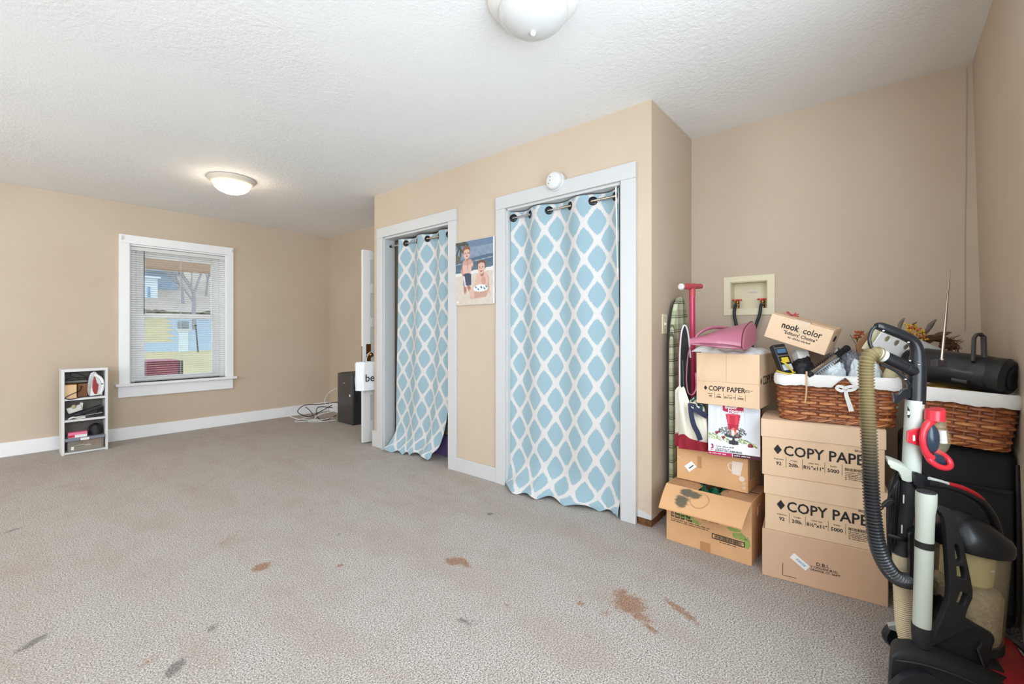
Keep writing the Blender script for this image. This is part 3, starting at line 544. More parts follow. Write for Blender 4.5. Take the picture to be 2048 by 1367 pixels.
# ------------------------------------------------------------------ the pile in the alcove: cartons
def plate(name, outer, holes, thick, M, m, parent, bev=0, world=True):   # flat plate with real holes (filled 2D curve given thickness)
    cu = bpy.data.curves.new(name, 'CURVE'); cu.dimensions = '2D'; cu.fill_mode = 'BOTH'; cu.extrude = thick/2; cu.bevel_depth = bev; cu.bevel_resolution = 1
    for P_ in [outer]+list(holes):
        s_ = cu.splines.new('POLY'); s_.points.add(len(P_)-1); s_.use_cyclic_u = True
        for i, p in enumerate(P_): s_.points[i].co = (p[0], p[1], 0, 1)
    cu.materials.append(MATS[m]); o = bpy.data.objects.new(name, cu); C.objects.link(o); o.parent = parent
    o.matrix_basis = MW[parent.name].inverted() @ M if world else M; return o
def circ(x, y, r, n=16, ry=None): return [(x+r*math.cos(2*PI*i/n), y+(ry or r)*math.sin(2*PI*i/n)) for i in range(n)]
def rrect(w, d, r, n=6):                         # rounded rectangle, centred, counter-clockwise
    out = []
    for cx, cy, a0 in ((w/2-r, d/2-r, 0), (-w/2+r, d/2-r, 90), (-w/2+r, -d/2+r, 180), (w/2-r, -d/2+r, 270)):
        out += [(cx+r*math.cos(math.radians(a0+90*i/n)), cy+r*math.sin(math.radians(a0+90*i/n))) for i in range(n+1)]
    return out
def open_carton(t, w, d, z0, z1, m, th=.004, bottom=True):
    for a in ((0, w, 0, th), (0, w, d-th, d), (0, th, th, d-th), (w-th, w, th, d-th)): G().box(a[0], a[1], a[2], a[3], z0, z1).build('side_panel', m, t, bevel=.0012)
    if bottom: G().box(th, w-th, th, d-th, z0, z0+th).build('bottom_panel', m, t)
X_, Z_ = (1, 0, 0), (0, 0, 1)
def diamond(t, x, z, r, y=-.0009, name='diamond_mark'): G().prism([(x-r*.72, z), (x, z-r), (x+r*.72, z), (x, z+r)], y, y+.0008, lambda a, b, c: (a, c, b)).build(name, 'ink', t, fixn=True)
def barcode(t, x0, x1, z0, z1, y, name='barcode', seed=1, m='ink', fr=None):
    rnd = random.Random(seed); g = G(); x = x0; f_ = fr or (lambda a, b, c: (a, c, b))
    while x < x1:
        w = rnd.choice((.0008, .0012, .002)); g.prism([(x, z0), (min(x1, x+w), z0), (min(x1, x+w), z1), (x, z1)], y, y+.0006, f_); x += w+rnd.choice((.0008, .0012, .0018))
    return g.build(name, m, t, fixn=True)
def rowtext(t, z, xs_, seps, s, y=-.0006):
    for x, a, b in zip(xs_, ('Brightness', 'Weight', 'Letter Size', 'Sheets'), ('92', '20lb.', '8½"x11"', '5000')):
        text(t, a, s*.42, (x, y, z+s*1.15), X_, Z_, 'ink', 'CENTER', 0); text(t, b, s, (x, y, z), X_, Z_, 'ink', 'CENTER', s*.022)
    for x in seps: G().box(x-.0006, x+.0006, y-.0002, y+.0005, z-s*.3, z+s*1.9).build('divider_line', 'ink', t)
def greek(t, x0, x1, z, h, seed, y=-.0007, m='ink', name='small_print'):      # print too small to read: word-length strokes
    rnd = random.Random(seed); g = G(); x = x0
    while x < x1-h:
        w_ = min(x1-x, h*rnd.uniform(1.2, 4)); q = x
        while q < x+w_-h*.2: g.box(q, q+h*.34, y-.0002, y+.0004, z, z+h*rnd.choice((.62, .62, .95))); q += h*.56
        x += w_+h*.6
    return g.build(name, m, t)
RR = frame3(Vector((.114, -.9935, 0)), Vector((.9935, .114, 0)), Vector((0, 0, 1)))
# plain shipping box at the bottom
t = thing('shipping_box', 'large plain brown box on the carpet under the two copy paper cartons', 'box', (2.299, .43, 0), RR)
G().box(0, .447, 0, .300, 0, .214).build('body', 'cardboard_pink', t, bevel=.003)
G().box(.081, .083, -.0007, .0005, .022, .077).build('printed_corner', 'ink', t); G().box(.081, .133, -.0007, .0005, .022, .024).build('printed_corner', 'ink', t)
g = G(); ca, sa = math.cos(-.62), math.sin(-.62)
for a, b, c_ in (((-.036, -.013), (.036, .013), None),):
    pts = [(-.036, -.014), (.036, -.014), (.036, .014), (-.036, .014)]; g.prism([(.146+p*ca-q*sa, .100+p*sa+q*ca) for p, q in pts], -.0012, 0, lambda a, b, c: (a, c, b))
st = g.build('sticker', 'paper_white', t, fixn=True)
barcode(st, -.016, .024, -.005, .006, -.0016, seed=3, m='house_blue', fr=lambda a, b, c: (.146+a*ca-b*sa, c, .100+a*sa+b*ca))
text(t, 'D.B.I.', .021, (.228, -.0006, .101), X_, Z_, 'ink', 'CENTER', .0003); text(t, '13 CASCADE BLVD.', .0125, (.232, -.0006, .0885), X_, Z_, 'ink', 'CENTER', .0002, sx=.95); text(t, 'ORANGE, CT. 06477', .0125, (.237, -.0006, .0755), X_, Z_, 'ink', 'CENTER', .0002, sx=.95)
def copy_carton(off, z0, zl, z1, lab):
    o = Vector((2.299, .43, z0))+RR @ Vector((off, 0, 0)); t = thing('copy_paper_carton', lab, 'carton', o, RR, 'copy paper cartons'); h1 = zl-z0; h2 = z1-z0; W = .436
    G().box(0, W, .002, .286, 0, h2-.006).build('body', 'cardboard', t, bevel=.0025)
    g = G()
    for a in ((-.004, W+.004, -.002, .002), (-.004, W+.004, .286, .290), (-.004, 0, .002, .286), (W, W+.004, .002, .286)): g.box(a[0], a[1], a[2], a[3], h1, h2-.004)
    g.box(-.004, W+.004, -.002, .290, h2-.004, h2); g.build('lid', 'cardboard_pale', t, bevel=.0015)
    b = -.0002+.0015
    diamond(t, .062, .122, .022, b-.0006)
    text(t, 'COPY PAPER', .0625, (.084, b, .0995), X_, Z_, 'ink', 'LEFT', .0011, sx=.90)
    rowtext(t, .052, (.066, .124, .196, .266), (.094, .155, .236, .296), .021, b)
    text(t, 'SKU#', .012, (.338, b, .153), X_, Z_, 'ink', 'LEFT', .0003); barcode(t, .306, .40, .068, .080, b, seed=5)
    for i in range(5): greek(t, .306, .40-.012*(i % 2), .060-i*.0072, .0045, i, b)
copy_carton(.012, .2145, .378, .4625, 'middle copy paper carton with lid, standing on the plain shipping box'); copy_carton(.0, .463, .638, .7185, 'upper copy paper carton with lid, directly under the wicker basket')
# bottom left: old box with an open flap
LB = frame3(Vector((-.0361, -.99935, 0)), Vector((.99935, -.0361, 0)), Vector((0, 0, 1)))
t = thing('open_box', 'old brown box with a bent open flap and green marks on the carpet', 'box', (2.36, .898, 0), LB); W, D, H = .416, .30, .302
open_carton(t, W, D, 0, H, 'cardboard_old')
fl = G(); n = 10
def flap(u, v, off): 
    a = Vector((u*W, 0, H)).lerp(Vector((u*W-.004*u, -(.100+.05*u), H-(.100-.025*u))), v); return (a.x, a.y-.012*math.sin(PI*v)*0, a.z+.008*math.sin(PI*v)+off)
fl.grid(n, 6, lambda u, v: flap(u, v, 0)); fl.grid(n, 6, lambda u, v: flap(u, 1-v, -.004))
m = mat('flap_card', (212, 164, 118), .8); k = NT(m); uv = k.n('TexCoord').outputs['UV']; sp = k.n('SeparateXYZ'); k.L.new(uv, sp.inputs[0]); nz = k.noise(uv, 9, 6, .7)
def spot(cx, cy, rx, ry): 
    a = k.m('DIVIDE', k.m('SUBTRACT', sp.outputs[0], cx), rx); b = k.m('DIVIDE', k.m('SUBTRACT', sp.outputs[1], cy), ry); return k.m('SUBTRACT', 1.0, k.m('SQRT', k.m('ADD', k.m('MULTIPLY', a, a), k.m('MULTIPLY', b, b))))
sa_ = k.m('MAXIMUM', spot(.29, .24, .12, .30), k.m('MAXIMUM', spot(.38, .26, .13, .22), spot(.26, .60, .12, .34))); ring = k.m('SUBTRACT', 1.0, k.m('MULTIPLY', k.m('ABSOLUTE', k.m('SUBTRACT', spot(.46, .42, .13, .36), .15)), 9.0))
msk = k.m('MAXIMUM', k.ramp(k.m('ADD', sa_, k.m('SUBTRACT', nz, .5)), .15, .5), k.m('MULTIPLY', k.ramp(k.m('ADD', ring, k.m('SUBTRACT', nz, .5)), .3, .8), .5))
k.put(k.b.inputs['Base Color'], k.mix(k.m('MULTIPLY', msk, .85), lin((212, 164, 118)), lin((52, 70, 62))))
fl.build('front_flap', 'flap_card', t, smooth=50)
G().prism([(.004, H), (.125, H), (.155, H-.010), (.004, H-.004)], .004, .15, lambda a, b, c: (a, c, b)).build('inner_flap', 'cardboard_in', t, fixn=True); G().prism([(W-.16, H-.010), (W-.13, H), (W-.004, H), (W-.004, H-.004)], .004, .15, lambda a, b, c: (a, c, b)).build('inner_flap', 'cardboard_in', t, fixn=True)
G().box(.004, W-.004, .17, D-.004, H-.003, H).build('back_flap', 'cardboard_in', t); G().box(W, W+.004, .10, .15, H-.09, H-.045).build('hand_tab', 'cardboard_old', t, bevel=.001)
mat('green_mark', (142, 158, 84), .8, var=(25, .3))
for x, z, a, b, s_ in ((.10, .150, .055, .016, 1), (.15, .135, .03, .012, 2), (.365, .125, .035, .020, 3), (.395, .105, .020, .028, 4), (.335, .150, .035, .012, 5)):
    rnd = random.Random(s_); P_ = [(x+a*(.6+.6*rnd.random())*math.cos(i*PI/7), z+b*(.6+.6*rnd.random())*math.sin(i*PI/7)) for i in range(14)]; P_ = [(min(p, W-.001), q) for p, q in P_]; G().prism(P_, -.0004, .0004, lambda a, b, c: (a, c, b)).build('green_mark', 'green_mark', t, fixn=True)
f_ = lambda s_, sz, x, z, b=.0003, sx=1: text(t, s_, sz, (x, -.0007, z), X_, Z_, 'ink', 'LEFT', b, sx=sx)
f_('25 Each per Bag', .0165, .025, .146, .0007, .95); f_('96 Each per Case', .0165, .025, .130, .0007, .95); greek(t, .025, .225, .118, .0062, 1); greek(t, .025, .215, .108, .0062, 2); greek(t, .188, .268, .157, .014, 3); greek(t, .27, .35, .068, .0062, 4)
g = G()
for a in ((.234, .386, .100, .104), (.234, .386, .078, .082), (.234, .238, .082, .100), (.382, .386, .082, .100)): g.box(a[0], a[1], -.0008, .0002, a[2], a[3])
g.build('barcode_frame', 'ink', t); barcode(t, .247, .372, .083, .099, -.0006, seed=9); G().box(.177, .228, -.0005, .0003, .0, .046).build('tape_patch', 'tape_tan', t)
mat('green_foil', (30, 104, 78), .12, metal=.6, bump=(60, 1, .03))
g = G(); g.grid(24, 12, lambda u, v: (.12+.17*u, .012+.13*v, H-.036+.040*abs(math.sin(9*u+4*v))*abs(math.cos(7*v+3*u)))); o = g.build('foil_wrap', 'green_foil', smooth=20); o.matrix_world = MW[t.name]; tag(o, 'crumpled shiny green wrap inside the old open box', 'wrapping')
# brown box above it
BB = frame3(Vector((-.039, -.99924, 0)), Vector((.99924, -.039, 0)), Vector((0, 0, 1)))
t = thing('mug_box', 'brown box with a printed mug and white sticker on the old open box', 'box', (2.468, .881, .306), BB); G().box(0, .36, 0, .235, 0, .184).build('body', 'cardboard_old', t, bevel=.003)
mat('print_pale', (226, 212, 198), .7)
def quad(t, P_, y, m, nm): return G().prism(P_, y-.0008, y, lambda a, b, c: (a, c, b)).build(nm, m, t, fixn=True)
quad(t, [(.042, .074), (.069, .047), (.108, .083), (.081, .109)], 0, 'paper_white', 'sticker'); G().prism([(.066, .068), (.070, .065), (.092, .086), (.088, .089)], -.0012, -.0006, lambda a, b, c: (a, c, b)).build('sticker_print', 'ink', t, fixn=True); quad(t, [(.112, .080), (.134, .080), (.134, .142), (.112, .142)], 0, 'tape_tan', 'label_patch')
quad(t, [(.285, .085), (.325, .080), (.338, .150), (.286, .150)], 0, 'print_pale', 'printed_mug'); G().tube(spline([(.285, -.0004, .14), (.268, -.0004, .13), (.272, -.0004, .105), (.29, -.0004, .098)], 5), .003, 5).build('printed_mug_handle', 'print_pale', t); G().lathe([(.013, 0), (.013, .0012)], 18, Matrix.Translation((.332, 0, .068)) @ Matrix.Rotation(PI/2, 4, 'X')).build('printed_coin', 'print_pale', t)
text(t, '22 12', .016, (.347, -.0007, .016), Z_, (-1, 0, 0), 'print_pale', bold=.0006); quad(t, [(.002, .122), (.03, .104), (.033, .107), (.004, .126)], 0, 'tape_clear', 'tape_strip'); G().box(.3595, .361, .02, .12, .06, .16).build('tape_patch', 'tape_clear', t)
# candle box (flat print on its front)
CB = frame3(Vector((.154, -.988, 0)), Vector((.988, .154, 0)), Vector((0, 0, 1))); mat('box_maroon', (110, 26, 52), .5)
t = thing('candle_box', 'white gift box printed with a red candle glass, standing on the mug box', 'box', (2.376, .689, .4915), CB); G().box(0, .234, 0, .18, 0, .258).build('body', 'box_maroon', t, bevel=.002)
def candle(u, v):
    p = Paint(u, v, (222, 226, 232)); rs = np.random.RandomState(2)
    for x in (.02, .10, .14, .25, .33): p.r(x, x+.03, .05, .62, (206, 214, 224))
    p.r(.70, .99, .05, .12, (206, 214, 222)); p.r(.70, .72, .05, .6, (204, 212, 222)); p.e(.85, .45, .14, .3, (214, 220, 226), soft=.8); p.e(.3, .70, .5, .06, (236, 238, 240)); p.e(.8, .78, .35, .05, (232, 234, 238))
    # wreath, foot, glass
    p.e(.50, .70, .11, .03, (60, 62, 66)); p.r(.47, .53, .58, .72, (50, 52, 56)); p.e(.50, .735, .10, .025, (46, 48, 54)); p.e(.49, .58, .17, .05, (60, 62, 60))
    for i in range(150):
        a = rs.rand()*6.28; r_ = rs.rand()**.5; x = .48+.27*r_*math.cos(a); y = .50+.09*r_*math.sin(a); p.e(x, y, .016, .012, [(84, 90, 86), (120, 124, 118), (60, 64, 62), (146, 146, 142), (98, 76, 74)][i % 5], rs.rand()*3)
    T = np.clip((v-.17)/.30, 0, 1); hw = .145-.055*T; inside = (np.abs(u-.49) < hw) & (v > .17) & (v < .47); p.blend(inside*1., (190, 38, 62)); p.blend(inside*(np.abs(u-.40) < .02)*.6, (226, 96, 112)); p.blend(inside*(np.abs(u-.56) < .03)*.5, (222, 84, 100)); p.blend(inside*(v > .36)*.5, (150, 20, 44)); p.e(.49, .175, .145, .018, (206, 70, 90))
    p.e(.50, .50, .055, .07, (232, 130, 120)); p.e(.49, .53, .03, .06, (250, 226, 210)); p.e(.53, .47, .02, .04, (206, 60, 66))
    for i in range(70):
        x = rs.rand()*.40; y = .56+.10*rs.rand()+.16*x; p.e(x, y, .025, .010, [(150, 172, 104), (186, 200, 140), (110, 134, 78), (232, 234, 230)][i % 4], rs.rand())
    for i in range(80):
        x = .56+rs.rand()*.38; y = .60+.30*(x-.56)+.08*rs.rand(); p.e(x, y, .022, .010, [(150, 172, 104), (186, 200, 140), (96, 116, 74), (228, 232, 228)][i % 4], rs.rand())
    for x, y, r_ in ((.17, .55, .035), (.22, .53, .03), (.30, .635, .035), (.82, .745, .05), (.60, .60, .025)): p.e(x, y, r_, r_*.85, (120, 28, 38)); p.e(x-.01, y-.01, r_*.3, r_*.3, (190, 90, 96))
    p.blend((v > .775+.0*u)*1., (232, 232, 238))
    p.blend((v > .925)*(u < .475)*1., (178, 40, 84)); p.blend((v > .925)*(u > .485)*1., (74, 26, 44))
    inl = (u > .29) & (u < .69) & (v < .11+.035*np.sin(np.clip((u-.29)/.4, 0, 1)*PI)); p.blend(inl*1., (176, 28, 72))
    return p.c
painted('printed_face', 96, 104, lambda u, v: (.001+.232*u, -.0006, .257-.256*v), candle, t, world=False)
mat('ink_white', (240, 238, 240), .5); mat('ink_maroon', (146, 26, 70), .5)
ft = lambda s_, sz, x, z, m, b=.0003, sx=1: text(t, s_, sz, (x, -.0011, z), X_, Z_, m, 'LEFT', b, sx=sx)
ft('Better', .024, .078, .241, 'ink_white', .0006, .9); ft('Homes', .026, .092, .222, 'ink_white', .0006, .9); ft('3', .032, .012, .033, 'ink_maroon', .0012); greek(t, .010, .028, .024, .005, 5, -.0009, 'ink_maroon'); greek(t, .036, .12, .044, .008, 6, -.0009); greek(t, .036, .10, .034, .0065, 7, -.0009); ft('JUEGO DE LÁMPARAS', .0125, .034, .023, 'ink', .0004, 1); greek(t, .006, .085, .008, .0062, 8, -.0009, 'ink_white'); greek(t, .120, .19, .008, .0062, 9, -.0009, 'ink_white')
# open carton on top of it
CL = frame3(Vector((-.0345, -.9994, 0)), Vector((.9994, -.0345, 0)), Vector((0, 0, 1)))
t = thing('copy_paper_carton', 'open copy paper carton without lid under the pink handbag', 'carton', (2.354, .739, .7515), CL, 'copy paper cartons'); z0 = .7515; open_carton(t, .29, .43, 0, .258, 'cardboard')
G().box(.1425, .1435, -.0006, .0005, .118, .258).build('panel_seam', 'cardboard_in', t); G().box(.001, .289, -.0006, .0005, .1155, .1165).build('panel_fold', 'cardboard_in', t)
diamond(t, .045, .082, .0115, -.0008); text(t, 'COPY PAPER', .0345, (.059, -.0006, .070), X_, Z_, 'ink', 'LEFT', .0007, sx=.86); rowtext(t, .037, (.069, .109, .159, .208), (.089, .131, .186, .229), .0135); greek(t, .226, .262, .081, .005, 11, -.0005); greek(t, .228, .255, .075, .004, 12, -.0005)
G().prism([(.02, .13), (.032, .113), (.044, .13), (.032, .147)], .29, .2908, lambda a, b, c: (c, a, b)).build('diamond_mark', 'ink', t, fixn=True); text(t, 'COPY PAPER', .060, (.2906, .06, .11), (0, 1, 0), Z_, 'ink', 'LEFT', .001)
rnd = random.Random(5)
g = G(); g.grid(30, 30, lambda u, v: (.006+.278*u, .006+.418*v, .247+.040*math.sin(PI*u)**.4*math.sin(PI*v)**.4*(1+.4*math.sin(7*u+5*v)*math.cos(9*v-3*u))+.005*math.sin(23*u+11*v)))
g.grid(10, 8, lambda u, v: (-.035+.10*u, .02+.12*v, .262+.030*math.sin(PI*u)**.5*math.sin(PI*v)**.5)); g.grid(10, 8, lambda u, v: (-.035+.10*u, .02+.12*v, .262-.004*math.sin(PI*u)*math.sin(PI*v)))
o = g.build('crumpled_cloth', 'white_cloth', smooth=70); o.matrix_world = MW[t.name]; tag(o, 'crumpled white cloth filling the open copy paper carton', 'cloth')
# ------------------------------------------------------------------ pink handbag lying on the cloth
mat('pink_leather', (168, 98, 116), .40, bump=(300, .08), coat=.15); mat('pink_dark', (84, 38, 52), .5)
hb = thing('handbag', 'pink leather handbag lying on its side on the open carton', 'handbag', px(1450, 704, 2.12))
SEC = [  # (front-bottom, front-top, back-top, back-bottom) as u, v, depth: from the pinched mouth to the base
    ((1379, 690, 2.13), (1379, 676, 2.15), (1382, 676, 2.19), (1382, 688, 2.18)), ((1400, 692, 2.11), (1400, 672, 2.13), (1412, 668, 2.22), (1412, 690, 2.20)), ((1432, 697, 2.07), (1432, 664, 2.11), (1450, 654, 2.24), (1450, 694, 2.22)),
    ((1462, 702, 2.05), (1464, 660, 2.10), (1486, 644, 2.25), (1488, 692, 2.22)), ((1482, 706, 2.04), (1485, 660, 2.09), (1506, 637, 2.24), (1512, 684, 2.20)), ((1487, 704, 2.045), (1490, 662, 2.10), (1510, 641, 2.235), (1516, 683, 2.195))]
def lofted(SEC, nu, nv, pw=.5, mod=None):
    S_ = [[px(*c_) for c_ in s] for s in SEC]; n = len(S_)
    def fn(u, v):
        q = v*(n-1); i = min(int(q), n-2); f_ = q-i; f_ = f_*f_*(3-2*f_)*.5+f_*.5; c4 = [S_[i][j].lerp(S_[i+1][j], f_) for j in range(4)]; ctr = sum(c4, Vector())/4
        a = 2*PI*u-.75*PI; x = math.copysign(abs(math.cos(a))**pw, math.cos(a)); y = math.copysign(abs(math.sin(a))**pw, math.sin(a)); s_ = (x+1)/2; r_ = (y+1)/2
        p = (c4[0]*(1-s_)+c4[3]*s_)*(1-r_)+(c4[1]*(1-s_)+c4[2]*s_)*r_
        return tuple(mod(p, ctr, u, v) if mod else p)
    return fn
def crease(p, c, u, v):                          # the front panel folds inwards along the bag
    w_ = math.exp(-((u-.98+.0 if u > .5 else u+.02)/.05)**2)*math.sin(PI*min(1, v*1.12))*.028 if v < .85 else 0
    return p.lerp(c, min(.6, w_/max(.03, (p-c).length)))
g = G(); fn = lofted(SEC, 48, 40, .62, crease); g.grid(48, 40, fn); nb = len(g.v); ring_ = [fn(i/48, 1) for i in range(48)]; g.add(ring_+[tuple(sum((Vector(r_) for r_ in ring_), Vector())/48)], [(i, (i+1) % 48, 48) for i in range(48)]); g.uv = {}
g.build('body', 'pink_leather', hb, world=True, smooth=50, fixn=True)
g = G(); g.tube([Vector(fn(i/48, .80)).lerp(sum((Vector(fn(j/12, .80)) for j in range(12)), Vector())/12, -.012) for i in range(48)], .0022, 6, closed=True); g.build('seam', 'pink_dark', hb, world=True)
for dz in (0, 1): G().tube(spline([px(1391, 676+dz, 2.16+.05*dz), px(1396, 668+dz, 2.17+.05*dz), px(1412, 657+2*dz, 2.18+.05*dz), px(1432, 653+3*dz, 2.20+.05*dz), px(1460, 655+2*dz, 2.22+.04*dz), px(1488, 655-4*dz, 2.22+.04*dz), px(1502, 648-2*dz, 2.20+.05*dz)], 6), .0055, 8).build('handle', 'pink_leather', hb, world=True, smooth=60)
G().tube(spline([px(1382, 690, 2.16), px(1377, 705, 2.20), px(1374, 730, 2.22), px(1373, 760, 2.22), px(1376, 783, 2.21), px(1384, 789, 2.21), px(1392, 776, 2.22), px(1391, 745, 2.24)], 6), .0058, 8, sq=.4).build('shoulder_strap', 'pink_leather', hb, world=True, smooth=60)
for u, v in ((1391, 677), (1411, 670)): G().tube([px(u-2, v, 2.15), px(u+3, v-2, 2.155)], .004, 8).build('ring', 'chrome', hb, world=True)
# ------------------------------------------------------------------ ironing board, scooter, bags at the left of the pile
m = mat('plaid', (190, 196, 160), .85); k = NT(m); tc = k.n('TexCoord').outputs['Object']; mpn = k.n('Mapping'); mpn.inputs['Rotation'].default_value = (0, .06, 0); k.L.new(tc, mpn.inputs['Vector']); sp = k.n('SeparateXYZ'); k.L.new(mpn.outputs[0], sp.inputs[0])
def stripe(s, per, w_, off=0): f_ = k.m('FRACT', k.m('ADD', k.m('DIVIDE', s, per), off)); return k.m('LESS_THAN', k.m('ABSOLUTE', k.m('SUBTRACT', f_, .5)), w_)
c = k.mix(k.m('MULTIPLY', k.m('ADD', stripe(sp.outputs[0], .085, .22), stripe(sp.outputs[2], .085, .22)), .28), lin((206, 208, 176)), lin((120, 138, 96)))
c = k.mix(k.m('MULTIPLY', k.m('MAXIMUM', stripe(sp.outputs[0], .085, .035, .33), stripe(sp.outputs[2], .085, .035, .33)), .85), c, lin((50, 58, 42))); c = k.mix(k.m('MULTIPLY', k.m('MAXIMUM', stripe(sp.outputs[0], .085, .03, .2), stripe(sp.outputs[2], .085, .03, .2)), .7), c, lin((50, 58, 42)))
k.put(k.b.inputs['Base Color'], c)
t = thing('ironing_board', 'folded ironing board in green plaid cover against the closet side wall', 'ironing board', (2.75, .965, 0)); P_ = [(-.15, .02), (.15, .02), (.15, .95), (.145, 1.05), (.13, 1.15), (.105, 1.23), (.075, 1.285), (.04, 1.32), (0, 1.332), (-.04, 1.32), (-.075, 1.285), (-.105, 1.23), (-.13, 1.15), (-.145, 1.05), (-.15, .95)]
G().prism(P_, -.014, .012, lambda a, b, c: (a, c, b)).build('cover', 'plaid', t, bevel=.008, seg=3, smooth=50, fixn=True); G().prism([(a*.93, b*.985+.01) for a, b in P_], .012, .020, lambda a, b, c: (a, c, b)).build('metal_top', 'dark_grey', t, fixn=True)
for s_ in (-1, 1): G().tube([(s_*.1, .028, .0), (s_*.1, .028, .75), (-s_*.06, .028, .95)], .008, 8).build('leg', 'dark_grey', t)
mat('scooter_pink', (188, 46, 88), .35, coat=.3); mat('scooter_red', (190, 74, 80), .4)
a, b = px(1364, 573, 2.58), px(1402, 572, 2.70); c_ = px(1384, 574, 2.64); bt = px(1394, 800, 2.655); bt = Vector((2.765, .862, .0))
t = thing('kick_scooter', 'pink kick scooter with red handlebar and white grip ends behind the boxes', 'scooter', (bt.x, bt.y, 0)); tp = Vector(c_)
G().tube([a, b], .0155, 14).build('handlebar', 'scooter_red', t, world=True, smooth=40); G().tube([a+(b-a)*.25, a+(b-a)*.62], .019, 14).build('handlebar_clamp', 'scooter_red', t, world=True, smooth=40)
d_ = (b-a).normalized(); G().tube([a-d_*.020, a-d_*.014, a-d_*.004, a], [.012, .019, .020, .016], 16).build('grip_end', 'white_plastic', t, world=True, smooth=40); G().tube([b, b+d_*.004, b+d_*.01], [.016, .0165, .012], 14).build('grip_end', 'white_plastic', t, world=True, smooth=40)
G().tube([tp, Vector((tp.x+.02, tp.y, .75)), Vector((bt.x, bt.y, .12))], .0165, 14).build('steering_column', 'scooter_pink', t, world=True, smooth=40); G().tube([Vector((tp.x+.002, tp.y, tp.z-.01)), Vector((tp.x+.004, tp.y, tp.z-.06))], .0185, 14).build('collar', 'scooter_red', t, world=True, smooth=40)
G().box(bt.x+.03, bt.x+.27, bt.y-.05, bt.y+.05, .07, .085).build('deck', 'scooter_pink', t, bevel=.005, world=True)
for x, y, nm in ((bt.x, bt.y, 'wheel'), (bt.x+.25, bt.y, 'wheel')): G().lathe([(.03, -.014), (.05, -.012), (.05, .012), (.03, .014)], 20, Matrix.Translation((x, y, .05)) @ Matrix.Rotation(PI/2, 4, 'X')).build(nm, 'black_rubber', t, world=True, smooth=40)
mat('nylon_black', (30, 29, 32), .6, bump=(26, .35, .01)); mat('bag_pink', (168, 52, 92), .5)
def pxprism(P_, d, e_, name, m, parent, bev=0, smooth=None):   # an outline at depth d given a real thickness e_
    e_ = Vector(e_); g = G(); g.prism(P_, 0, 1, lambda a, b, c: tuple(px(a, b, d)+e_*c)); return g.build(name, m, parent, world=True, bevel=bev, smooth=smooth, fixn=True)
ARC = [(1360, 890), (1359.5, 760), (1359.5, 715), (1360.5, 690), (1362.5, 668), (1365.5, 655), (1369, 650), (1373, 654), (1376.5, 668), (1379, 690), (1381, 715), (1381, 890)]
t = thing('sports_bag', 'upright black bag with white piping and a pink side by the plaid board', 'bag', px(1370, 905, 2.5))
pxprism(ARC, 2.44, FWD*.012, 'front_panel', 'nylon_black', t); pxprism(ARC, 2.453, FWD*.10+RGT*.028, 'side_gusset', 'bag_pink', t)
G().tube(spline([px(u, v, 2.438) for u, v in ARC[:-1]], 4), .0045, 6).build('piping', 'white_plastic', t, world=True); G().tube([px(1365, 720, 2.438), px(1367, 770, 2.438)], .006, 6).build('zip', 'dark_grey', t, world=True)
mat('canvas_cream', (222, 216, 200), .9, bump=(160, .2)); mat('navy', (44, 48, 72), .8); mat('tote_red', (150, 34, 48), .85, bump=(20, .4, .01))
t = thing('tote_bag', 'slumped cream canvas tote with navy straps and red bottom on the mug box', 'bag', px(1388, 893, 2.36))
SE = [((1358, 893, 2.37), (1358, 866, 2.37)), ((1357, 866, 2.365), (1356, 775, 2.37))]
TOPV = lambda u: interp(u, [1357, 1362, 1368, 1374, 1380, 1390, 1402, 1420, 1440], [782, 776, 771, 790, 806, 815, 822, 830, 835])
def tote(u, v, lo, hi): 
    U = 1357+60*u; vt = TOPV(U); vb = 896+.12*(U-1357)*1.0; vv = vb+(vt-vb)*(lo+(hi-lo)*v); q = lo+(hi-lo)*v
    return tuple(px(U, vv, 2.37-.045*math.sin(PI*min(1, max(0, q)))*math.sin(PI*u)**.5-.075*u+.010*math.sin(14*u+6*q)))
g = G(); g.grid(24, 16, lambda u, v: tote(u, v, .22, 1)); g.grid(24, 16, lambda u, v: tuple(Vector(tote(u, 1-v, .22, 1))+FWD*.05)); g.build('body', 'canvas_cream', t, world=True, smooth=70)
g = G(); g.grid(24, 6, lambda u, v: tuple(Vector(tote(u, v, 0, .24))-FWD*.002)); g.grid(24, 6, lambda u, v: tuple(Vector(tote(u, 1-v, 0, .24))+FWD*.05)); g.build('bottom', 'tote_red', t, world=True, smooth=70)
def strap(pts, wd, off, nm, m): 
    S_ = spline([Vector(tote((u-1357)/83, 0, 0, 0)) if False else px(u, v, d) for u, v, d in pts], 6); g = G(); N = Vector((-.6, -.6, 0)); vs = []
    for i, p in enumerate(S_):
        tg = (S_[min(i+1, len(S_)-1)]-S_[max(i-1, 0)]).normalized(); sd = tg.cross(FWD).normalized(); vs += [p-sd*wd, p+sd*wd, p+sd*wd+FWD*.003, p-sd*wd+FWD*.003]
    fs = [f_ for i in range(len(S_)-1) for f_ in ((i*4, i*4+1, i*4+5, i*4+4), (i*4+1, i*4+2, i*4+6, i*4+5), (i*4+2, i*4+3, i*4+7, i*4+6), (i*4+3, i*4, i*4+4, i*4+7))]; g.add(vs, fs); g.build(nm, m, t, world=True, smooth=60)
strap([(1381, 806, 2.285), (1383, 830, 2.275), (1388, 850, 2.27), (1396, 866, 2.268), (1401, 880, 2.27)], .0125, 0, 'strap', 'navy'); strap([(1388, 816, 2.272), (1400, 824, 2.268), (1409, 829, 2.268), (1415, 832, 2.27)], .014, 0, 'top_band', 'navy')
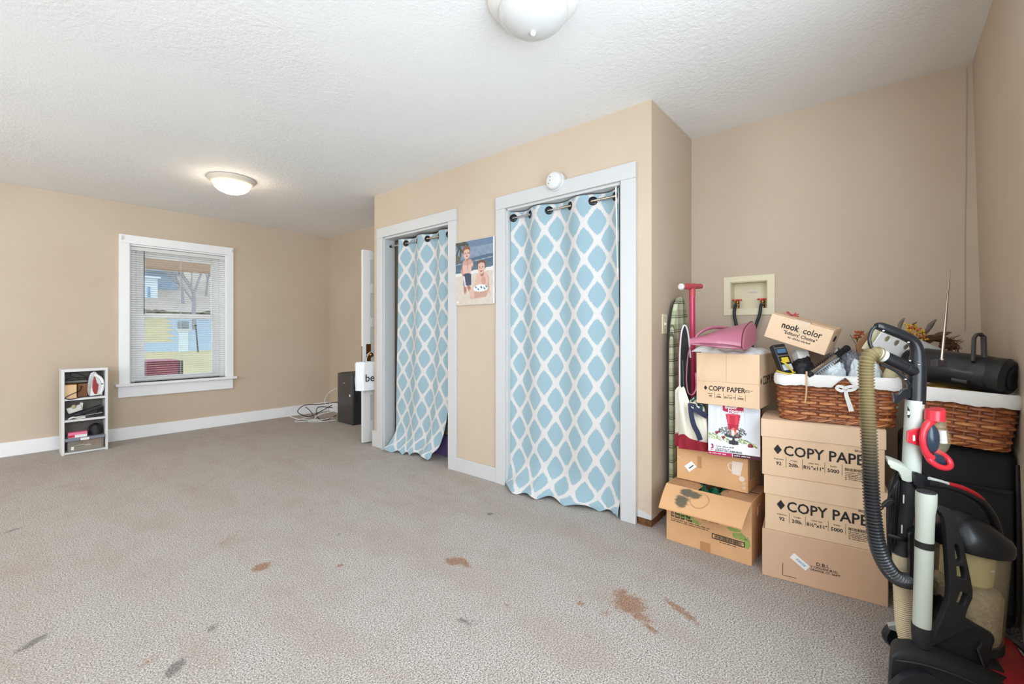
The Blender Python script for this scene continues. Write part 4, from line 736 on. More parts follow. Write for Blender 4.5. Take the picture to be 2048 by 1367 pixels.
m = mat('scarf_print', (60, 86, 84), .8); k = NT(m); tc = k.n('TexCoord').outputs['Object']; vo = k.n('TexVoronoi'); vo.inputs['Scale'].default_value = 75; k.L.new(tc, vo.inputs['Vector']); cr = k.n('ValToRGB'); sc_ = k.n('SeparateColor'); k.L.new(vo.outputs['Color'], sc_.inputs[0]); k.L.new(sc_.outputs[0], cr.inputs[0]); cr.color_ramp.interpolation = 'CONSTANT'
for p_, c_ in ((0, (44, 48, 66)), (.3, (40, 92, 84)), (.55, (196, 196, 150)), (.7, (84, 78, 96)), (.85, (214, 210, 196))):
    e_ = cr.color_ramp.elements.new(p_) if p_ else cr.color_ramp.elements[0]; e_.color = lin(c_)
k.put(k.b.inputs['Base Color'], cr.outputs[0])
g = G(); SC = lambda u, v: px(1382+34*u, 806+10*u-8*math.sin(PI*u)*(1-v)*1.2+ (v-.5)*22*math.sin(PI*min(1, .15+u))**.5+6*u, 2.275-.01*u+.05*(1-v)); g.grid(16, 8, lambda u, v: tuple(SC(u, v))); g.grid(16, 8, lambda u, v: tuple(SC(u, 1-v)+FWD*.012)); o = g.build('patterned_scarf', 'scarf_print', smooth=70); tag(o, 'green and navy patterned scarf folded over the tote beside the candle box', 'scarf')
# ------------------------------------------------------------------ wall fittings of the alcove
t = thing('outlet_box', 'cream recessed washer outlet box with two red valves in the alcove wall', 'outlet box', (XB, .658, 1.22)); f3 = lambda a, b, c: (XB-c, a, b)
o4 = [(.512, 1.222), (.805, 1.222), (.805, 1.472), (.512, 1.472)]; i4 = [(.552, 1.262), (.765, 1.262), (.765, 1.436), (.552, 1.436)]
G().ring(o4, i4, -.002, .008, f3).build('frame', 'ivory', t, bevel=.002, world=True, fixn=True); g = G()
for a0, a1, b0, b1 in ((.5525, .556, 1.2625, 1.4355), (.761, .7645, 1.2625, 1.4355), (.556, .761, 1.432, 1.4355), (.556, .761, 1.2625, 1.266)): g.box(XB-.001, XB+.088, a0, a1, b0, b1)
g.build('recess_side', 'ivory', t, world=True); G().box(XB+.088, XB+.094, .5525, .7645, 1.2625, 1.4355).build('recess_back', 'ivory', t, world=True)
mat('valve_red', (206, 76, 60), .45); mat('hose_black', (40, 46, 50), .5)
for y in (.735, .588):
    g = G(); g.tube([(XB+.05, y, 1.262), (XB+.05, y, 1.315)], .013, 10); g.tube([(XB+.05, y, 1.295), (XB+.0, y-.004, 1.290)], .010, 10); v_ = g.build('valve', 'brass', t, world=True, smooth=40)
    g = G(); M_ = Matrix.Translation((XB+.05, y, 1.322)); g.prism([( (.030 if i % 2 else .024)*math.cos(i*PI/8), (.030 if i % 2 else .024)*math.sin(i*PI/8)) for i in range(16)], 0, .009, lambda a, b, c: (XB+.04+a, y+b, 1.318+c)); g.tube([(XB+.045, y, 1.31), (XB+.045, y, 1.322)], .006, 8); g.build('valve_handle', 'valve_red', v_, world=True)
    G().tube([(XB+.004, y-.003, 1.29), (XB-.008, y-.003, 1.286)], .0125, 12).build('hose_nut', 'chrome', v_, world=True)
    e_ = -.03 if y > .7 else .05
    G().tube(spline([(XB-.006, y-.003, 1.287), (XB-.022, y-.002, 1.27), (XB-.032, y+e_*.05, 1.22), (XB-.034, y+e_*.6, 1.12), (XB-.04, y+e_, .9), (XB-.04, y+e_, .3)], 6), .0095, 10).build('hose', 'hose_black', t, world=True, smooth=40)
G().box(XB+.0872, XB+.0882, .628, .676, 1.368, 1.376).build('moulded_mark', 'filler', t, world=True)
t = thing('light_switch', 'ivory toggle light switch on the closet side wall', 'switch', (2.62, 1.012, 1.105)); G().box(2.585, 2.655, 1.006, 1.012, 1.105, 1.222).build('plate', 'ivory', t, bevel=.002, world=True); G().hexa([(2.615, .998, 1.157), (2.625, .998, 1.157), (2.625, 1.008, 1.152), (2.615, 1.008, 1.152)], [(2.616, .996, 1.166), (2.624, .996, 1.166), (2.625, 1.008, 1.176), (2.615, 1.008, 1.176)]).build('toggle', 'ivory', t, world=True)
for z in (1.128, 1.199): G().lathe([(.003, 0), (.003, .001)], 8, Matrix.Translation((2.62, 1.006, z)) @ Matrix.Rotation(PI/2, 4, 'X')).build('screw', 'brass', t, world=True)
mat('wire_grey', (182, 166, 146), .6); o = G().tube(spline([(XB-.004, -.312, 2.42), (XB-.004, -.310, 2.0), (XB-.004, -.306, 1.6), (XB-.004, -.306, 1.12)], 5), .0012, 5).build('wall_cable', 'wire_grey'); tag(o, 'thin painted cable running down the alcove wall near the corner', 'cable')
# ------------------------------------------------------------------ wicker baskets
def copy_tree(o, parent=None):
    c = o.copy(); C.objects.link(c); c.parent = parent
    for ch in list(o.children): copy_tree(ch, c)
    return c
def R3(y, p, r): return Matrix.Rotation(y, 3, 'Z') @ Matrix.Rotation(p, 3, 'X') @ Matrix.Rotation(r, 3, 'Y')
for nm, c_ in (('wicker_a', (156, 92, 52)), ('wicker_b', (122, 66, 36)), ('wicker_c', (196, 132, 82))): mat(nm, c_, .38, var=(45, .25), coat=.25)
mat('liner', (226, 224, 220), .9, bump=(180, .2)); mat('ribbon_tan', (198, 160, 122), .7)
BW, BD, BH = .432, .286, .192
def path(off, z, n):                             # n points evenly along the rounded outline at height z
    tpr = (z/BH)*.016; P_ = rrect(BW-.034+2*(off+tpr), BD-.034+2*(off+tpr), .05, 5); P_ = [Vector((a, b, 0)) for a, b in P_]; P_.append(P_[0]); L_ = [0]
    for a, b in zip(P_, P_[1:]): L_.append(L_[-1]+(b-a).length)
    out = []
    for i in range(n):
        s = L_[-1]*i/n; j = max(q for q in range(len(L_)-1) if L_[q] <= s+1e-9); f_ = (s-L_[j])/max(1e-9, L_[j+1]-L_[j]); p = P_[j].lerp(P_[j+1], f_); tg = (P_[j+1]-P_[j]).normalized(); out.append((p, Vector((tg.y, -tg.x, 0))))
    return out
def basket(name, label, loc, rot, notch):
    t = thing(name, label, 'basket', loc, rot, 'wicker baskets'); NS = 36; rnd = random.Random(4); g = G()
    for row in range(14):
        z = .012+row*.0124; P_ = path(0, z, NS*2); pts = []
        for i, (p, n_) in enumerate(P_):
            o_ = 0 if i % 2 else (.0056 if ((i//2)+row) % 2 else -.0056); pts.append(p+n_*o_+Vector((0, 0, z+rnd.uniform(-.0012, .0012))))
        g.cur = rnd.choice((0, 0, 1, 2)); g.tube(pts, .0050, 7, closed=True); g.tube([p+Vector((0, 0, .0052)) for p in pts], .0030, 5, closed=True)
    g.build('weave', ['wicker_a', 'wicker_b', 'wicker_c'], t, smooth=50, kind='stuff')
    g = G()
    for ph in range(4):
        P_ = path(.002, .002, 90); pts = [p+n_*(.0045*math.cos(i*.9+ph*PI/2))+Vector((0, 0, .000+.0055*math.sin(i*.9+ph*PI/2))) for i, (p, n_) in enumerate(P_)]; g.cur = ph % 3; g.tube(pts, .0038, 5, closed=True)
    g.build('foot_braid', ['wicker_a', 'wicker_b', 'wicker_c'], t, smooth=50, kind='stuff')
    g = G(); g.tube([(0, 0, 0), (.016, 0, BH)], .0058, 7); me = None
    for i, (p, n_) in enumerate(path(0, 0, NS)):
        if me is None: s_ = g.build('stake', 'wicker_b', t, smooth=50); me = s_.data
        else: s_ = bpy.data.objects.new('stake', me); C.objects.link(s_); s_.parent = t
        s_.location = p; s_.rotation_euler = (0, 0, math.atan2(n_.y, n_.x))
    G().prism(rrect(BW-.045, BD-.045, .045, 4), .004, .012, lambda a, b, c: (a, b, c)).build('base', 'wicker_b', t)
    prof = [(.010, .150), (.013, .160), (.0125, .178), (.0105, .192), (.004, .2005), (-.006, .1985), (-.012, .180), (-.018, .12), (-.03, .03)]; n = 120; vs = []
    for j, (o_, z) in enumerate(prof):
        for i, (p, n_) in enumerate(path(0, .19, n)):
            zz = z; q = p.copy()
            if j < 4 and notch is not None and p.y < 0 and abs(p.x-notch) < .042: zz = z+(.197-z)*max(0, 1-abs(p.x-notch)/.042)*.95
            if j < 3: zz += .0025*math.sin(i*.55)+.0015*math.sin(i*1.7)
            if o_ <= -.018: p2 = path(o_, z, n)[i][0]; q = p2
            else: q = p+n_*o_
            vs.append((q.x, q.y, zz))
    fs = [(j*n+i, j*n+(i+1) % n, (j+1)*n+(i+1) % n, (j+1)*n+i) for j in range(len(prof)-1) for i in range(n)]; fs.append(tuple((len(prof)-1)*n+i for i in range(n)))
    g = G(); g.add(vs, fs); g.build('liner', 'liner', t, smooth=60)
    return t
b1 = basket('wicker_basket', 'wicker basket with white cloth liner standing on the copy paper cartons', (2.487, .179, .7290), RR, .035)
g = G(); x0 = .035; y0 = -BD/2-.012
def flat(g, pts, wd, up=Vector((0, -1, 0)), th=.0014):
    S_ = spline(pts, 6); vs = []
    for i, p in enumerate(S_):
        tg = (S_[min(i+1, len(S_)-1)]-S_[max(i-1, 0)]).normalized(); sd = tg.cross(up).normalized(); W_ = wd[0]+(wd[1]-wd[0])*i/(len(S_)-1); vs += [p-sd*W_, p+sd*W_, p+sd*W_-up*th, p-sd*W_-up*th]
    g.add(vs, [f_ for i in range(len(S_)-1) for f_ in ((i*4, i*4+1, i*4+5, i*4+4), (i*4+1, i*4+2, i*4+6, i*4+5), (i*4+2, i*4+3, i*4+7, i*4+6), (i*4+3, i*4, i*4+4, i*4+7))]+[(0, 3, 2, 1)])
flat(g, [(x0+.006, y0-.004, .152), (x0+.004, y0-.007, .125), (x0+.013, y0-.006, .09), (x0+.022, y0-.004, .055)], (.006, .009)); flat(g, [(x0, y0-.006, .152), (x0-.020, y0-.010, .158), (x0-.028, y0-.006, .148), (x0-.012, y0-.006, .138), (x0+.002, y0-.008, .148)], (.006, .006)); flat(g, [(x0, y0-.006, .152), (x0+.022, y0-.010, .160), (x0+.034, y0-.006, .152), (x0+.016, y0-.006, .142), (x0+.002, y0-.008, .148)], (.006, .006)); g.ball((x0+.002, y0-.008, .150), .008, 8)
g.build('ribbon_bow', 'liner', b1, smooth=60); g = G(); flat(g, [(-.100, y0-.002, .215), (-.100, y0-.006, .17), (-.101, y0-.008, .12), (-.106, y0-.006, .075)], (.0035, .0025)); g.build('loose_tie', 'ribbon_tan', b1)
M2 = Matrix.Rotation(math.radians(3.6), 3, 'X') @ frame3(Vector((0, -1, 0)), Vector((1, 0, 0)), Vector((0, 0, 1))) @ rz(90)
b2 = copy_tree(b1); b2.matrix_world = Matrix.Translation((2.528, -.2165, .703)) @ M2.to_4x4(); MW[b2.name] = b2.matrix_world.copy()
for ch in list(b2.children):
    if ch.name.split('.')[0] in ('ribbon_bow', 'loose_tie'): bpy.data.objects.remove(ch)
b2['label'] = 'wicker basket with white liner in the corner, under the black boombox'
# ------------------------------------------------------------------ black suitcase below the corner basket
mat('suitcase_black', (20, 20, 22), .75, bump=(160, .25))
t = thing('suitcase', 'large black fabric suitcase standing in the corner under the basket', 'suitcase', (2.56, -.212, 0))
G().box(2.375, 2.745, -.366, -.048, .03, .682).build('body', 'suitcase_black', t, bevel=.035, seg=4, world=True, smooth=40); G().box(2.355, 2.378, -.355, -.075, .10, .55).build('front_pocket', 'suitcase_black', t, bevel=.012, seg=3, world=True, smooth=40)
G().tube([(2.354, -.34, .53), (2.352, -.21, .545), (2.354, -.09, .53)], .004, 6).build('zip', 'black_plastic', t, world=True); G().tube(spline([(2.378, -.366, .06), (2.374, -.368, .35), (2.378, -.366, .64)], 4), .006, 6).build('piping', 'black_rubber', t, world=True)
for y in (-.34, -.085):
    for x in (2.40, 2.71): w_ = G().lathe([(.012, -.012), (.024, -.010), (.024, .010), (.012, .012)], 16, Matrix.Translation((x, y, .024)) @ Matrix.Rotation(PI/2, 4, 'X')).build('wheel', 'black_rubber', t, world=True); G().lathe([(.006, -.0135), (.006, .0135)], 10, Matrix.Translation((x, y, .024)) @ Matrix.Rotation(PI/2, 4, 'X')).build('axle', 'chrome', w_, world=True)
# ------------------------------------------------------------------ things in the front basket
mat('teal', (36, 66, 78), .35); mat('yellow_cord', (206, 180, 50), .5); mat('meter_label', (186, 196, 200), .5); mat('meter_blue', (70, 104, 130), .25); mat('clear_wrap', (112, 112, 122), .12, bump=(25, 1, .02), coat=.5)
def slab(bot, top, wdir, w, th, name, m, parent, bev=.004):   # a slab standing from bot to top
    y = (top-bot); L_ = y.length; y.normalize(); x = Vector(wdir); x = (x-y*x.dot(y)).normalized(); z = x.cross(y); M = Matrix.Translation(bot) @ frame3(x, y, z).to_4x4()
    g = G(); g.box(-w/2, w/2, 0, L_, -th/2, th/2, M); o = g.build(name, m, parent, bevel=bev, world=True); return M, L_
E_ = Vector((.114, -.9935, 0))
bt, tp = px(1577, 752, 2.03), px(1553, 690, 2.09)
t = thing('voltage_tester', 'black electrical tester with a yellow cord in the front basket corner', 'tester', bt)
M, L_ = slab(bt, tp, RGT, .060, .034, 'body', 'black_plastic', t, .006); Bk = lambda nm, m, a: G().box(a[0], a[1], a[2], a[3], .017, .0195, M).build(nm, m, t, world=True, bevel=.0008)
Bk('display', 'meter_blue', (-.021, .021, L_*.70, L_*.84)); Bk('trim_bar', 'chrome', (-.024, .024, L_*.86, L_*.89)); Bk('trim_bar', 'chrome', (-.024, .024, L_*.60, L_*.63)); Bk('label_plate', 'meter_label', (-.022, .022, L_*.16, L_*.34)); Bk('yellow_panel', 'yellow_cord', (-.014, .018, L_*.40, L_*.56))
G().tube(spline([px(1563, 722, 2.03), px(1570, 726, 2.015), px(1578, 733, 2.01), px(1584, 741, 2.01), px(1589, 746, 2.0)], 5), .004, 8).build('cord', 'yellow_cord', t, world=True); G().tube(spline([px(1554, 741, 2.02), px(1566, 745, 1.99), px(1580, 747, 1.98), px(1590, 744, 2.0)], 5), .0035, 8).build('cord', 'yellow_cord', t, world=True)
def heap(name, C_, a, b, hgt, m, lab, cat, seed, amp=.25, zb=None):
    """a loose soft lump: centre, two half axes, height"""
    C_ = Vector(C_); a = Vector(a); b = Vector(b); off = Vector((seed*7.3, seed*3.1, seed*1.7))
    def fn(u, v):
        th = 2*PI*u; r_ = math.sin(PI*.5*v)**.6; zz = max(0, math.cos(PI*.5*v))**.42
        q = a*(r_*math.cos(th))+b*(r_*math.sin(th))+Vector((0, 0, hgt*zz)); n_ = mnoise.turbulence(q*16+off, 3, True)-.55; w2 = mnoise.noise(q*9+off)
        k_ = 1+amp*.55*n_*(1 if v < .97 else .3)+amp*.35*w2; return tuple(C_+Vector((q.x*(1+(k_-1)*.7), q.y*(1+(k_-1)*.7), q.z*k_)))
    g = G(); g.grid(64, 26, fn); g.uv = {}; o = g.build(name, m, smooth=75, fixn=True); tag(o, lab, cat); return o
heap('cloth_bundle', (2.47, .295, .80), (.075, 0, 0), (0, .05, 0), .20, 'nylon_black', 'black cloth bundle between the tester and white bags in the front basket', 'cloth', 2)
heap('plastic_bag', (2.48, .185, .80), (.078, 0, 0), (0, .055, 0), .180, 'white_bag', 'pale crinkled plastic bag in the middle of the front basket', 'plastic bag', 3, .5)
heap('plastic_bag', (2.475, .062, .80), (.078, 0, 0), (0, .062, 0), .205, 'white_bag', 'pale crinkled plastic bag at the hose end of the front basket', 'plastic bag', 6, .45)
heap('plastic_bag', (2.548, .12, .80), (.04, 0, 0), (0, .06, 0), .25, 'clear_wrap', 'dark shiny plastic bag behind the white bags in the front basket', 'plastic bag', 8, .4)
bt, tp = px(1612, 745, 2.06), px(1600, 705, 2.10); t = thing('white_box', 'small white paper box under the tilted carton in the front basket', 'box', bt); slab(bt, tp, RGT, .055, .04, 'body', 'paper_white', t, .002); slab(tp-Vector((0, 0, .0)), tp+(tp-bt).normalized()*.006, RGT, .057, .042, 'lid', 'white_plastic', t, .001)
bt, tp = px(1632, 742, 2.08), px(1622, 703, 2.14); t = thing('teal_binder', 'dark teal binder leaning under the tilted carton', 'binder', bt); slab(px(1648, 738, 2.05), px(1640, 700, 2.10), E_, .15, .022, 'cover', 'teal', t, .003); slab(px(1647, 737, 2.043), px(1639, 699, 2.093), E_, .14, .004, 'cover_edge', 'chrome', t, .001)
# tilted carton with hand lettering
nb = thing('tablet_carton', 'small brown carton with large black lettering, tilted on top of the basket pile', 'carton', px(1544, 626.3, 2.10)-R3(-1.656, .0487, .331) @ Vector((0, 0, .116)), R3(-1.656, .0487, .331)); W, D, H = .256, .19, .116
G().box(0, W, 0, D, 0, H).build('body', 'cardboard_pale', nb, bevel=.003); G().box(.001, W-.001, .03, D*.49, H, H+.003).build('top_flap', 'cardboard', nb, bevel=.001); G().box(.001, W-.001, D*.505, D-.002, H, H+.003).build('top_flap', 'cardboard', nb, bevel=.001)
G().box(.100, .162, -.0008, .0, .028, H).build('tape_strip', 'tape_clear', nb); G().box(.100, .162, -.0008, .08, H, H+.0036).build('tape_strip', 'tape_clear', nb)
g = G(); g.prism([(D*.5+.032*math.cos(a), H*.62+.014*math.sin(a)) for a in [i*PI/10 for i in range(20)]], W-.001, W+.0006, lambda a, b, c: (c, a, b)); g.build('hand_hole', 'ink', nb, fixn=True)
f_ = lambda s_, sz, x, z, b=.0003, sx=1: text(nb, s_, sz, (x, -.0012, z), X_, Z_, 'ink', 'LEFT', b, sx=sx)
f_('nook', .041, .056, .066, .0010, .84); f_('color', .041, .146, .066, .0004, .84); f_('"Editors\' Choice"', .021, .072, .043, .0003, .95); greek(nb, .098, .190, .027, .008, 3, -.0011)
g = G(); rnd = random.Random(1)
for i in range(9): a = rnd.uniform(0, 6); g.tube([(.055, .13, H+.004), (.055+.03*math.cos(a), .13+.03*math.sin(a), H+.006+rnd.random()*.012)], .0028, 5)
o = g.build('ribbon_knot', 'scooter_red'); o.matrix_world = MW[nb.name]; tag(o, 'small red ribbon knot on top of the tilted carton', 'ribbon')
# round styling brush
a, b, c_ = px(1623, 747, 1.945), px(1670, 713, 1.985), px(1702, 690, 2.03); t = thing('hair_brush', 'round metal hair brush with black bristles across the front basket', 'brush', a)
ax = (b-a).normalized(); G().tube([a, b], .0125, 16).build('barrel', 'chrome', t, world=True, smooth=40); G().tube([b, b+ax*.03, b+ax*.05, b+ax*.085], [.012, .0145, .013, .015], 14).build('handle', 'black_plastic', t, world=True, smooth=50); G().tube([a-ax*.02, a-ax*.006, a], [.008, .012, .0125], 12).build('tip', 'black_plastic', t, world=True)
g = G(); u_ = ax.cross(FWD).normalized(); v_ = ax.cross(u_)
for i in range(24):
    for j in range(10):
        th = j*2*PI/10+(i % 2)*.3; dr = u_*math.cos(th)+v_*math.sin(th)
        if dr.dot(FWD) < -.55: continue
        p = a.lerp(b, (i+.5)/24); g.tube([p+dr*.011, p+dr*.024], [.0011, .0007], 4)
g.build('bristles', 'black_plastic', t, world=True, kind='stuff')
# brown flap and perforated white panel behind the vacuum handle
t = thing('cardboard_piece', 'loose brown cardboard sheet leaning behind the white panel', 'cardboard', px(1742, 745, 2.05)); pxprism([(1712, 688), (1748, 652), (1775, 652), (1790, 760), (1725, 760)], 2.05, FWD*.005, 'sheet', 'cardboard_in', t); pxprism([(1748, 652), (1775, 652), (1772, 660), (1746, 660)], 2.046, FWD*.004, 'folded_edge', 'cardboard', t)
Rp = R3(-.9193, .2932, .4044); Mp = Matrix.Translation(px(1773.3, 649.2, 1.85)) @ frame3(Rp @ Vector((1, 0, 0)), Rp @ Vector((0, 0, 1)), -(Rp @ Vector((0, 1, 0)))).to_4x4()
t = thing('perforated_panel', 'dirty white plastic panel with round holes behind the vacuum handle', 'panel', px(1800, 740, 1.85)); W, H = .2787, .1275
hl = [circ(.038+i*.046, -.050, .0135, 18) for i in range(4)]+[circ(.055+i*.046, -.022, .0125, 18) for i in range(2)]+[circ(.222, -.070, .007, 12)]
m = mat('panel_white', (226, 226, 224), .45); k = NT(m); tc = k.n('TexCoord').outputs['Object']; sp = k.n('SeparateXYZ'); k.L.new(tc, sp.inputs[0]); dirt = k.m('MULTIPLY', k.ramp(sp.outputs[0], .235, .285), k.ramp(k.noise(tc, 28, 5, .7), .42, .62)); k.put(k.b.inputs['Base Color'], k.mix(dirt, lin((226, 226, 224)), lin((96, 92, 88))))
plate('sheet', [(0, 0), (W, 0), (W-.004, -H), (.0, -H)], hl, .008, Mp, 'panel_white', t); G().box(0, W, -.004, 0, -.035, .004, Mp).build('folded_edge', 'panel_white', t, world=True, bevel=.001); G().box(.0, W, -H, -.001, -.040, -.036, Mp).build('rear_sheet', 'ivory', t, world=True)
heap('tan_cloth', (2.46, -.02, .80), (.04, 0, 0), (0, .03, 0), .17, 'khaki_cloth', 'small tan cloth at the vacuum end of the front basket', 'cloth', 12, .3)
# ------------------------------------------------------------------ things in the corner basket
mat('twig', (104, 74, 54), .9); mat('leaf_dry', (110, 100, 92), .8); mat('berry_yellow', (214, 168, 62), .45); mat('berry_orange', (190, 96, 50), .45); mat('mustard', (204, 162, 66), .85, bump=(30, .3, .01))
heap('mustard_cloth', (2.53, -.21, .80), (.15, 0, 0), (0, .09, 0), .108, 'mustard', 'mustard yellow patterned cloth filling the corner basket under the boombox', 'cloth', 5, .18)
t = thing('twig_wreath', 'dried twig wreath with yellow berries leaning behind the boombox', 'wreath', px(1880, 715, 1.98)); rnd = random.Random(11); g = G(); cw = px(1868, 690, 1.98)
for i in range(95):
    a0 = rnd.uniform(.15, 2.6); L_ = rnd.uniform(.5, 1.3); r_ = .085+rnd.uniform(-.022, .022); off = rnd.uniform(-.025, .025); pts = []
    for q in range(7): a_ = a0+L_*(q/6-.5); pts.append(cw+RGT*((r_+.006*math.sin(q*2+i))*math.cos(a_)*.95)+Vector((0, 0, r_*math.sin(a_)*.62-.02))+FWD*off)
    g.tube(pts, [.0022, .0021, .002, .0019, .0017, .0014, .0008], 4)
for i in range(60):
    p = cw+RGT*rnd.uniform(.02, .08)+Vector((0, 0, rnd.uniform(-.04, .03)))+FWD*rnd.uniform(-.02, .02); e_ = p+RGT*rnd.uniform(.03, .065)+Vector((0, 0, rnd.uniform(-.02, .03))); m_ = (p+e_)/2+Vector((0, 0, rnd.uniform(-.01, .01))); g.tube([p, m_, e_], [.0018, .0014, .0007], 4)
g.build('twigs', 'twig', t, world=True, kind='stuff')
def leaf(c_, tip, w, parent, m='leaf_dry'):
    c_, tip = Vector(c_), Vector(tip); ax = tip-c_; sd = ax.normalized().cross(FWD).normalized(); g = G()
    fn = lambda u, v: tuple(c_+ax*v+sd*((u-.5)*2*w*math.sin(PI*min(1, v*.95+.03))**.8)+FWD*(.006*math.sin(PI*v)+.008*(u-.5)**2*4)); g.grid(4, 8, fn); g.grid(4, 8, lambda u, v: tuple(Vector(fn(1-u, v))+FWD*.0008)); return g.build('leaf', m, parent, world=True, smooth=60)
leaf(px(1801, 662, 1.97), px(1811, 635, 1.95), .010, t); leaf(px(1858, 664, 1.97), px(1875, 638, 1.95), .013, t); leaf(px(1828, 655, 1.97), px(1836, 643, 1.95), .008, t); leaf(px(1850, 672, 1.97), px(1862, 655, 1.96), .012, t)
leaf(px(1866, 676, 1.97), px(1905, 664, 1.95), .014, t, 'twig'); leaf(px(1880, 694, 1.96), px(1920, 690, 1.95), .012, t, 'twig')
for m_, n_, nm in (('berry_yellow', 62, 'berries'), ('berry_orange', 24, 'berries')):
    g = G()
    for i in range(n_):
        s_ = rnd.random(); c_ = px(1814+s_*38+rnd.uniform(-7, 7), 653+s_*22+rnd.uniform(-11, 11), 1.95+rnd.uniform(-.012, .012)); g.ball(c_, .0048, 7)
    g.build(nm, m_, t, world=True, smooth=60, kind='stuff')
t = thing('berry_sprig', 'small sprig of orange berries behind the dark plastic bag', 'sprig', px(1714, 705, 2.1)); g = G(); g.tube(spline([px(1712, 730, 2.10), px(1713, 700, 2.1), px(1716, 675, 2.1), px(1727, 662, 2.1)], 4), .002, 5); g.tube([px(1713, 690, 2.1), px(1704, 676, 2.1), px(1700, 668, 2.1)], .0015, 4); g.tube([px(1714, 682, 2.1), px(1712, 668, 2.1)], .0015, 4); g.build('stem', 'twig', t, world=True)
g = G()
for i in range(26): s_ = rnd.random(); g.ball(px(1709+s_*19+rnd.uniform(-3, 3), 671-s_*6+rnd.uniform(-8, 8), 2.1+rnd.uniform(-.01, .01)), .0048, 7)
g.build('berries', 'berry_orange', t, world=True, smooth=60, kind='stuff')
# boombox
A_, B_ = Vector((2.47, -.115, .985)), Vector((2.345, -.352, .952)); ax = (B_-A_); L_ = ax.length; ax.normalize(); side = Vector((0, 0, 1)).cross(ax).normalized(); upv = ax.cross(side)
Mb = Matrix.Translation(A_) @ frame3(side, upv, ax).to_4x4(); t = thing('boombox', 'black cylindrical boombox with raised handle and antenna on the corner basket', 'boombox', A_-Vector((0, 0, .07)))
mat('boom_black', (24, 25, 28), .42, coat=.1); mat('antenna_metal', (150, 142, 134), .25, metal=1)
rb = .068
G().lathe([(.058, -.01), (rb-.004, .0), (rb, .012), (rb, L_*.78), (rb-.002, L_*.80), (rb-.001, L_*.81), (rb, L_*.94), (rb-.012, L_-.003), (.040, L_)], 48, Mb).build('body', 'boom_black', t, smooth=35, world=True)
G().lathe([(.030, -.055), (.046, -.052), (.052, -.040), (.053, -.012), (.058, -.008)], 40, Mb).build('speaker_end', 'black_plastic', t, smooth=35, world=True)
for i in range(4): G().lathe([(.0525, -.046+i*.009), (.0545, -.044+i*.009), (.0525, -.042+i*.009)], 40, Mb, cap=False).build('grille_ring', 'black_gloss', t, world=True)
G().lathe([(.044, L_-.004), (.046, L_+.002), (.036, L_-.002), (.001, L_+.004)], 36, Mb).build('end_cone', 'black_rubber', t, smooth=40, world=True)
hp = px(1946, 722, 1.625), px(1948, 676, 1.635), px(1953, 669, 1.635), px(1960, 668, 1.635), px(1967, 673, 1.635), px(1969, 724, 1.62); G().tube([hp[0], hp[1], hp[2], hp[3], hp[4], hp[5]], .0095, 8, sq=.7).build('handle', 'dark_grey', t, world=True, smooth=30)
ab = px(1884, 726, 1.60); G().box(-.019, .019, -.013, .013, -.013, .013, Matrix.Translation(ab+FWD*.012) @ frame3(RGT, FWD, Vector((0, 0, 1))).to_4x4()).build('antenna_mount', 'dark_grey', t, world=True, bevel=.003)
t1_ = px(1900, 540, 1.60); G().tube([ab+Vector((0, 0, .01)), ab.lerp(t1_, .5), t1_], [.0055, .0038, .0014], 8).build('antenna', 'antenna_metal', t, world=True, smooth=40); G().ball(ab+Vector((0, 0, .014)), .0065, 10).build('antenna_joint', 'chrome', t, world=True, smooth=40)
fb = Mb @ Vector((-rb*.62, -rb*.70, L_*.55)); pk = (-(Mb.to_3x3() @ Vector((.66, .75, 0)))).normalized(); g = G(); g.tube([Mb @ Vector((rb*math.cos(a_), rb*math.sin(a_), L_*.48+.045*q)) for q, a_ in ((0, math.radians(208)), (1, math.radians(208)))], .008, 8); g.build('port_cover', 'dark_grey', t, world=True)
# ------------------------------------------------------------------ upright vacuum cleaner in the foreground
mat('vac_black', (24, 26, 30), .34, coat=.1); mat('vac_matt', (30, 31, 33), .6); mat('vac_grey', (186, 190, 183), .35); mat('vac_cream', (176, 181, 169), .42); mat('vac_red', (208, 44, 58), .32, coat=.2); mat('vac_red_dark', (176, 26, 36), .35)
mat('hose_cream', (196, 180, 150), .5); mat('vac_lens', (46, 56, 70), .2); mat('tool_button', (236, 200, 196), .4); mat('filter_cream', (214, 196, 130), .7); mat('dirt', (190, 170, 136), .95, var=(60, .35), bump=(90, 1, .02)); mat('cable_black', (18, 18, 19), .5)
m = bpy.data.materials.new('clear_plastic'); m.use_nodes = True; MATS['clear_plastic'] = m; nt = m.node_tree; pb = nt.nodes['Principled BSDF']; pb.inputs['Base Color'].default_value = lin((206, 196, 160)); pb.inputs['Roughness'].default_value = .18
tr_ = nt.nodes.new('ShaderNodeBsdfTransparent'); mxs = nt.nodes.new('ShaderNodeMixShader'); mxs.inputs[0].default_value = .17; nt.links.new(tr_.outputs[0], mxs.inputs[1]); nt.links.new(pb.outputs[0], mxs.inputs[2]); nt.links.new(mxs.outputs[0], nt.nodes['Material Output'].inputs[0])
m = mat('hose_two_tone', (90, 84, 60), .32, coat=.3); k = NT(m); tc = k.n('TexCoord').outputs['Object']; sp = k.n('SeparateXYZ'); k.L.new(tc, sp.inputs[0]); k.put(k.b.inputs['Base Color'], k.mix(k.ramp(sp.outputs[2], .62, .95), lin((34, 35, 36)), lin((124, 110, 76))))
VC = px(1870, 1420, 1.40); VC.z = 0
vac = thing('vacuum_cleaner', 'black, silver and red upright vacuum cleaner with a clear dust bin', 'vacuum cleaner', VC)
def vp(name, P_, d0, d1, m, bev=.004, smooth=None, par=None): return pxprism(P_, d0, (FWD+RGT*.7)*(d1-d0), name, m, par or vac, bev, smooth)
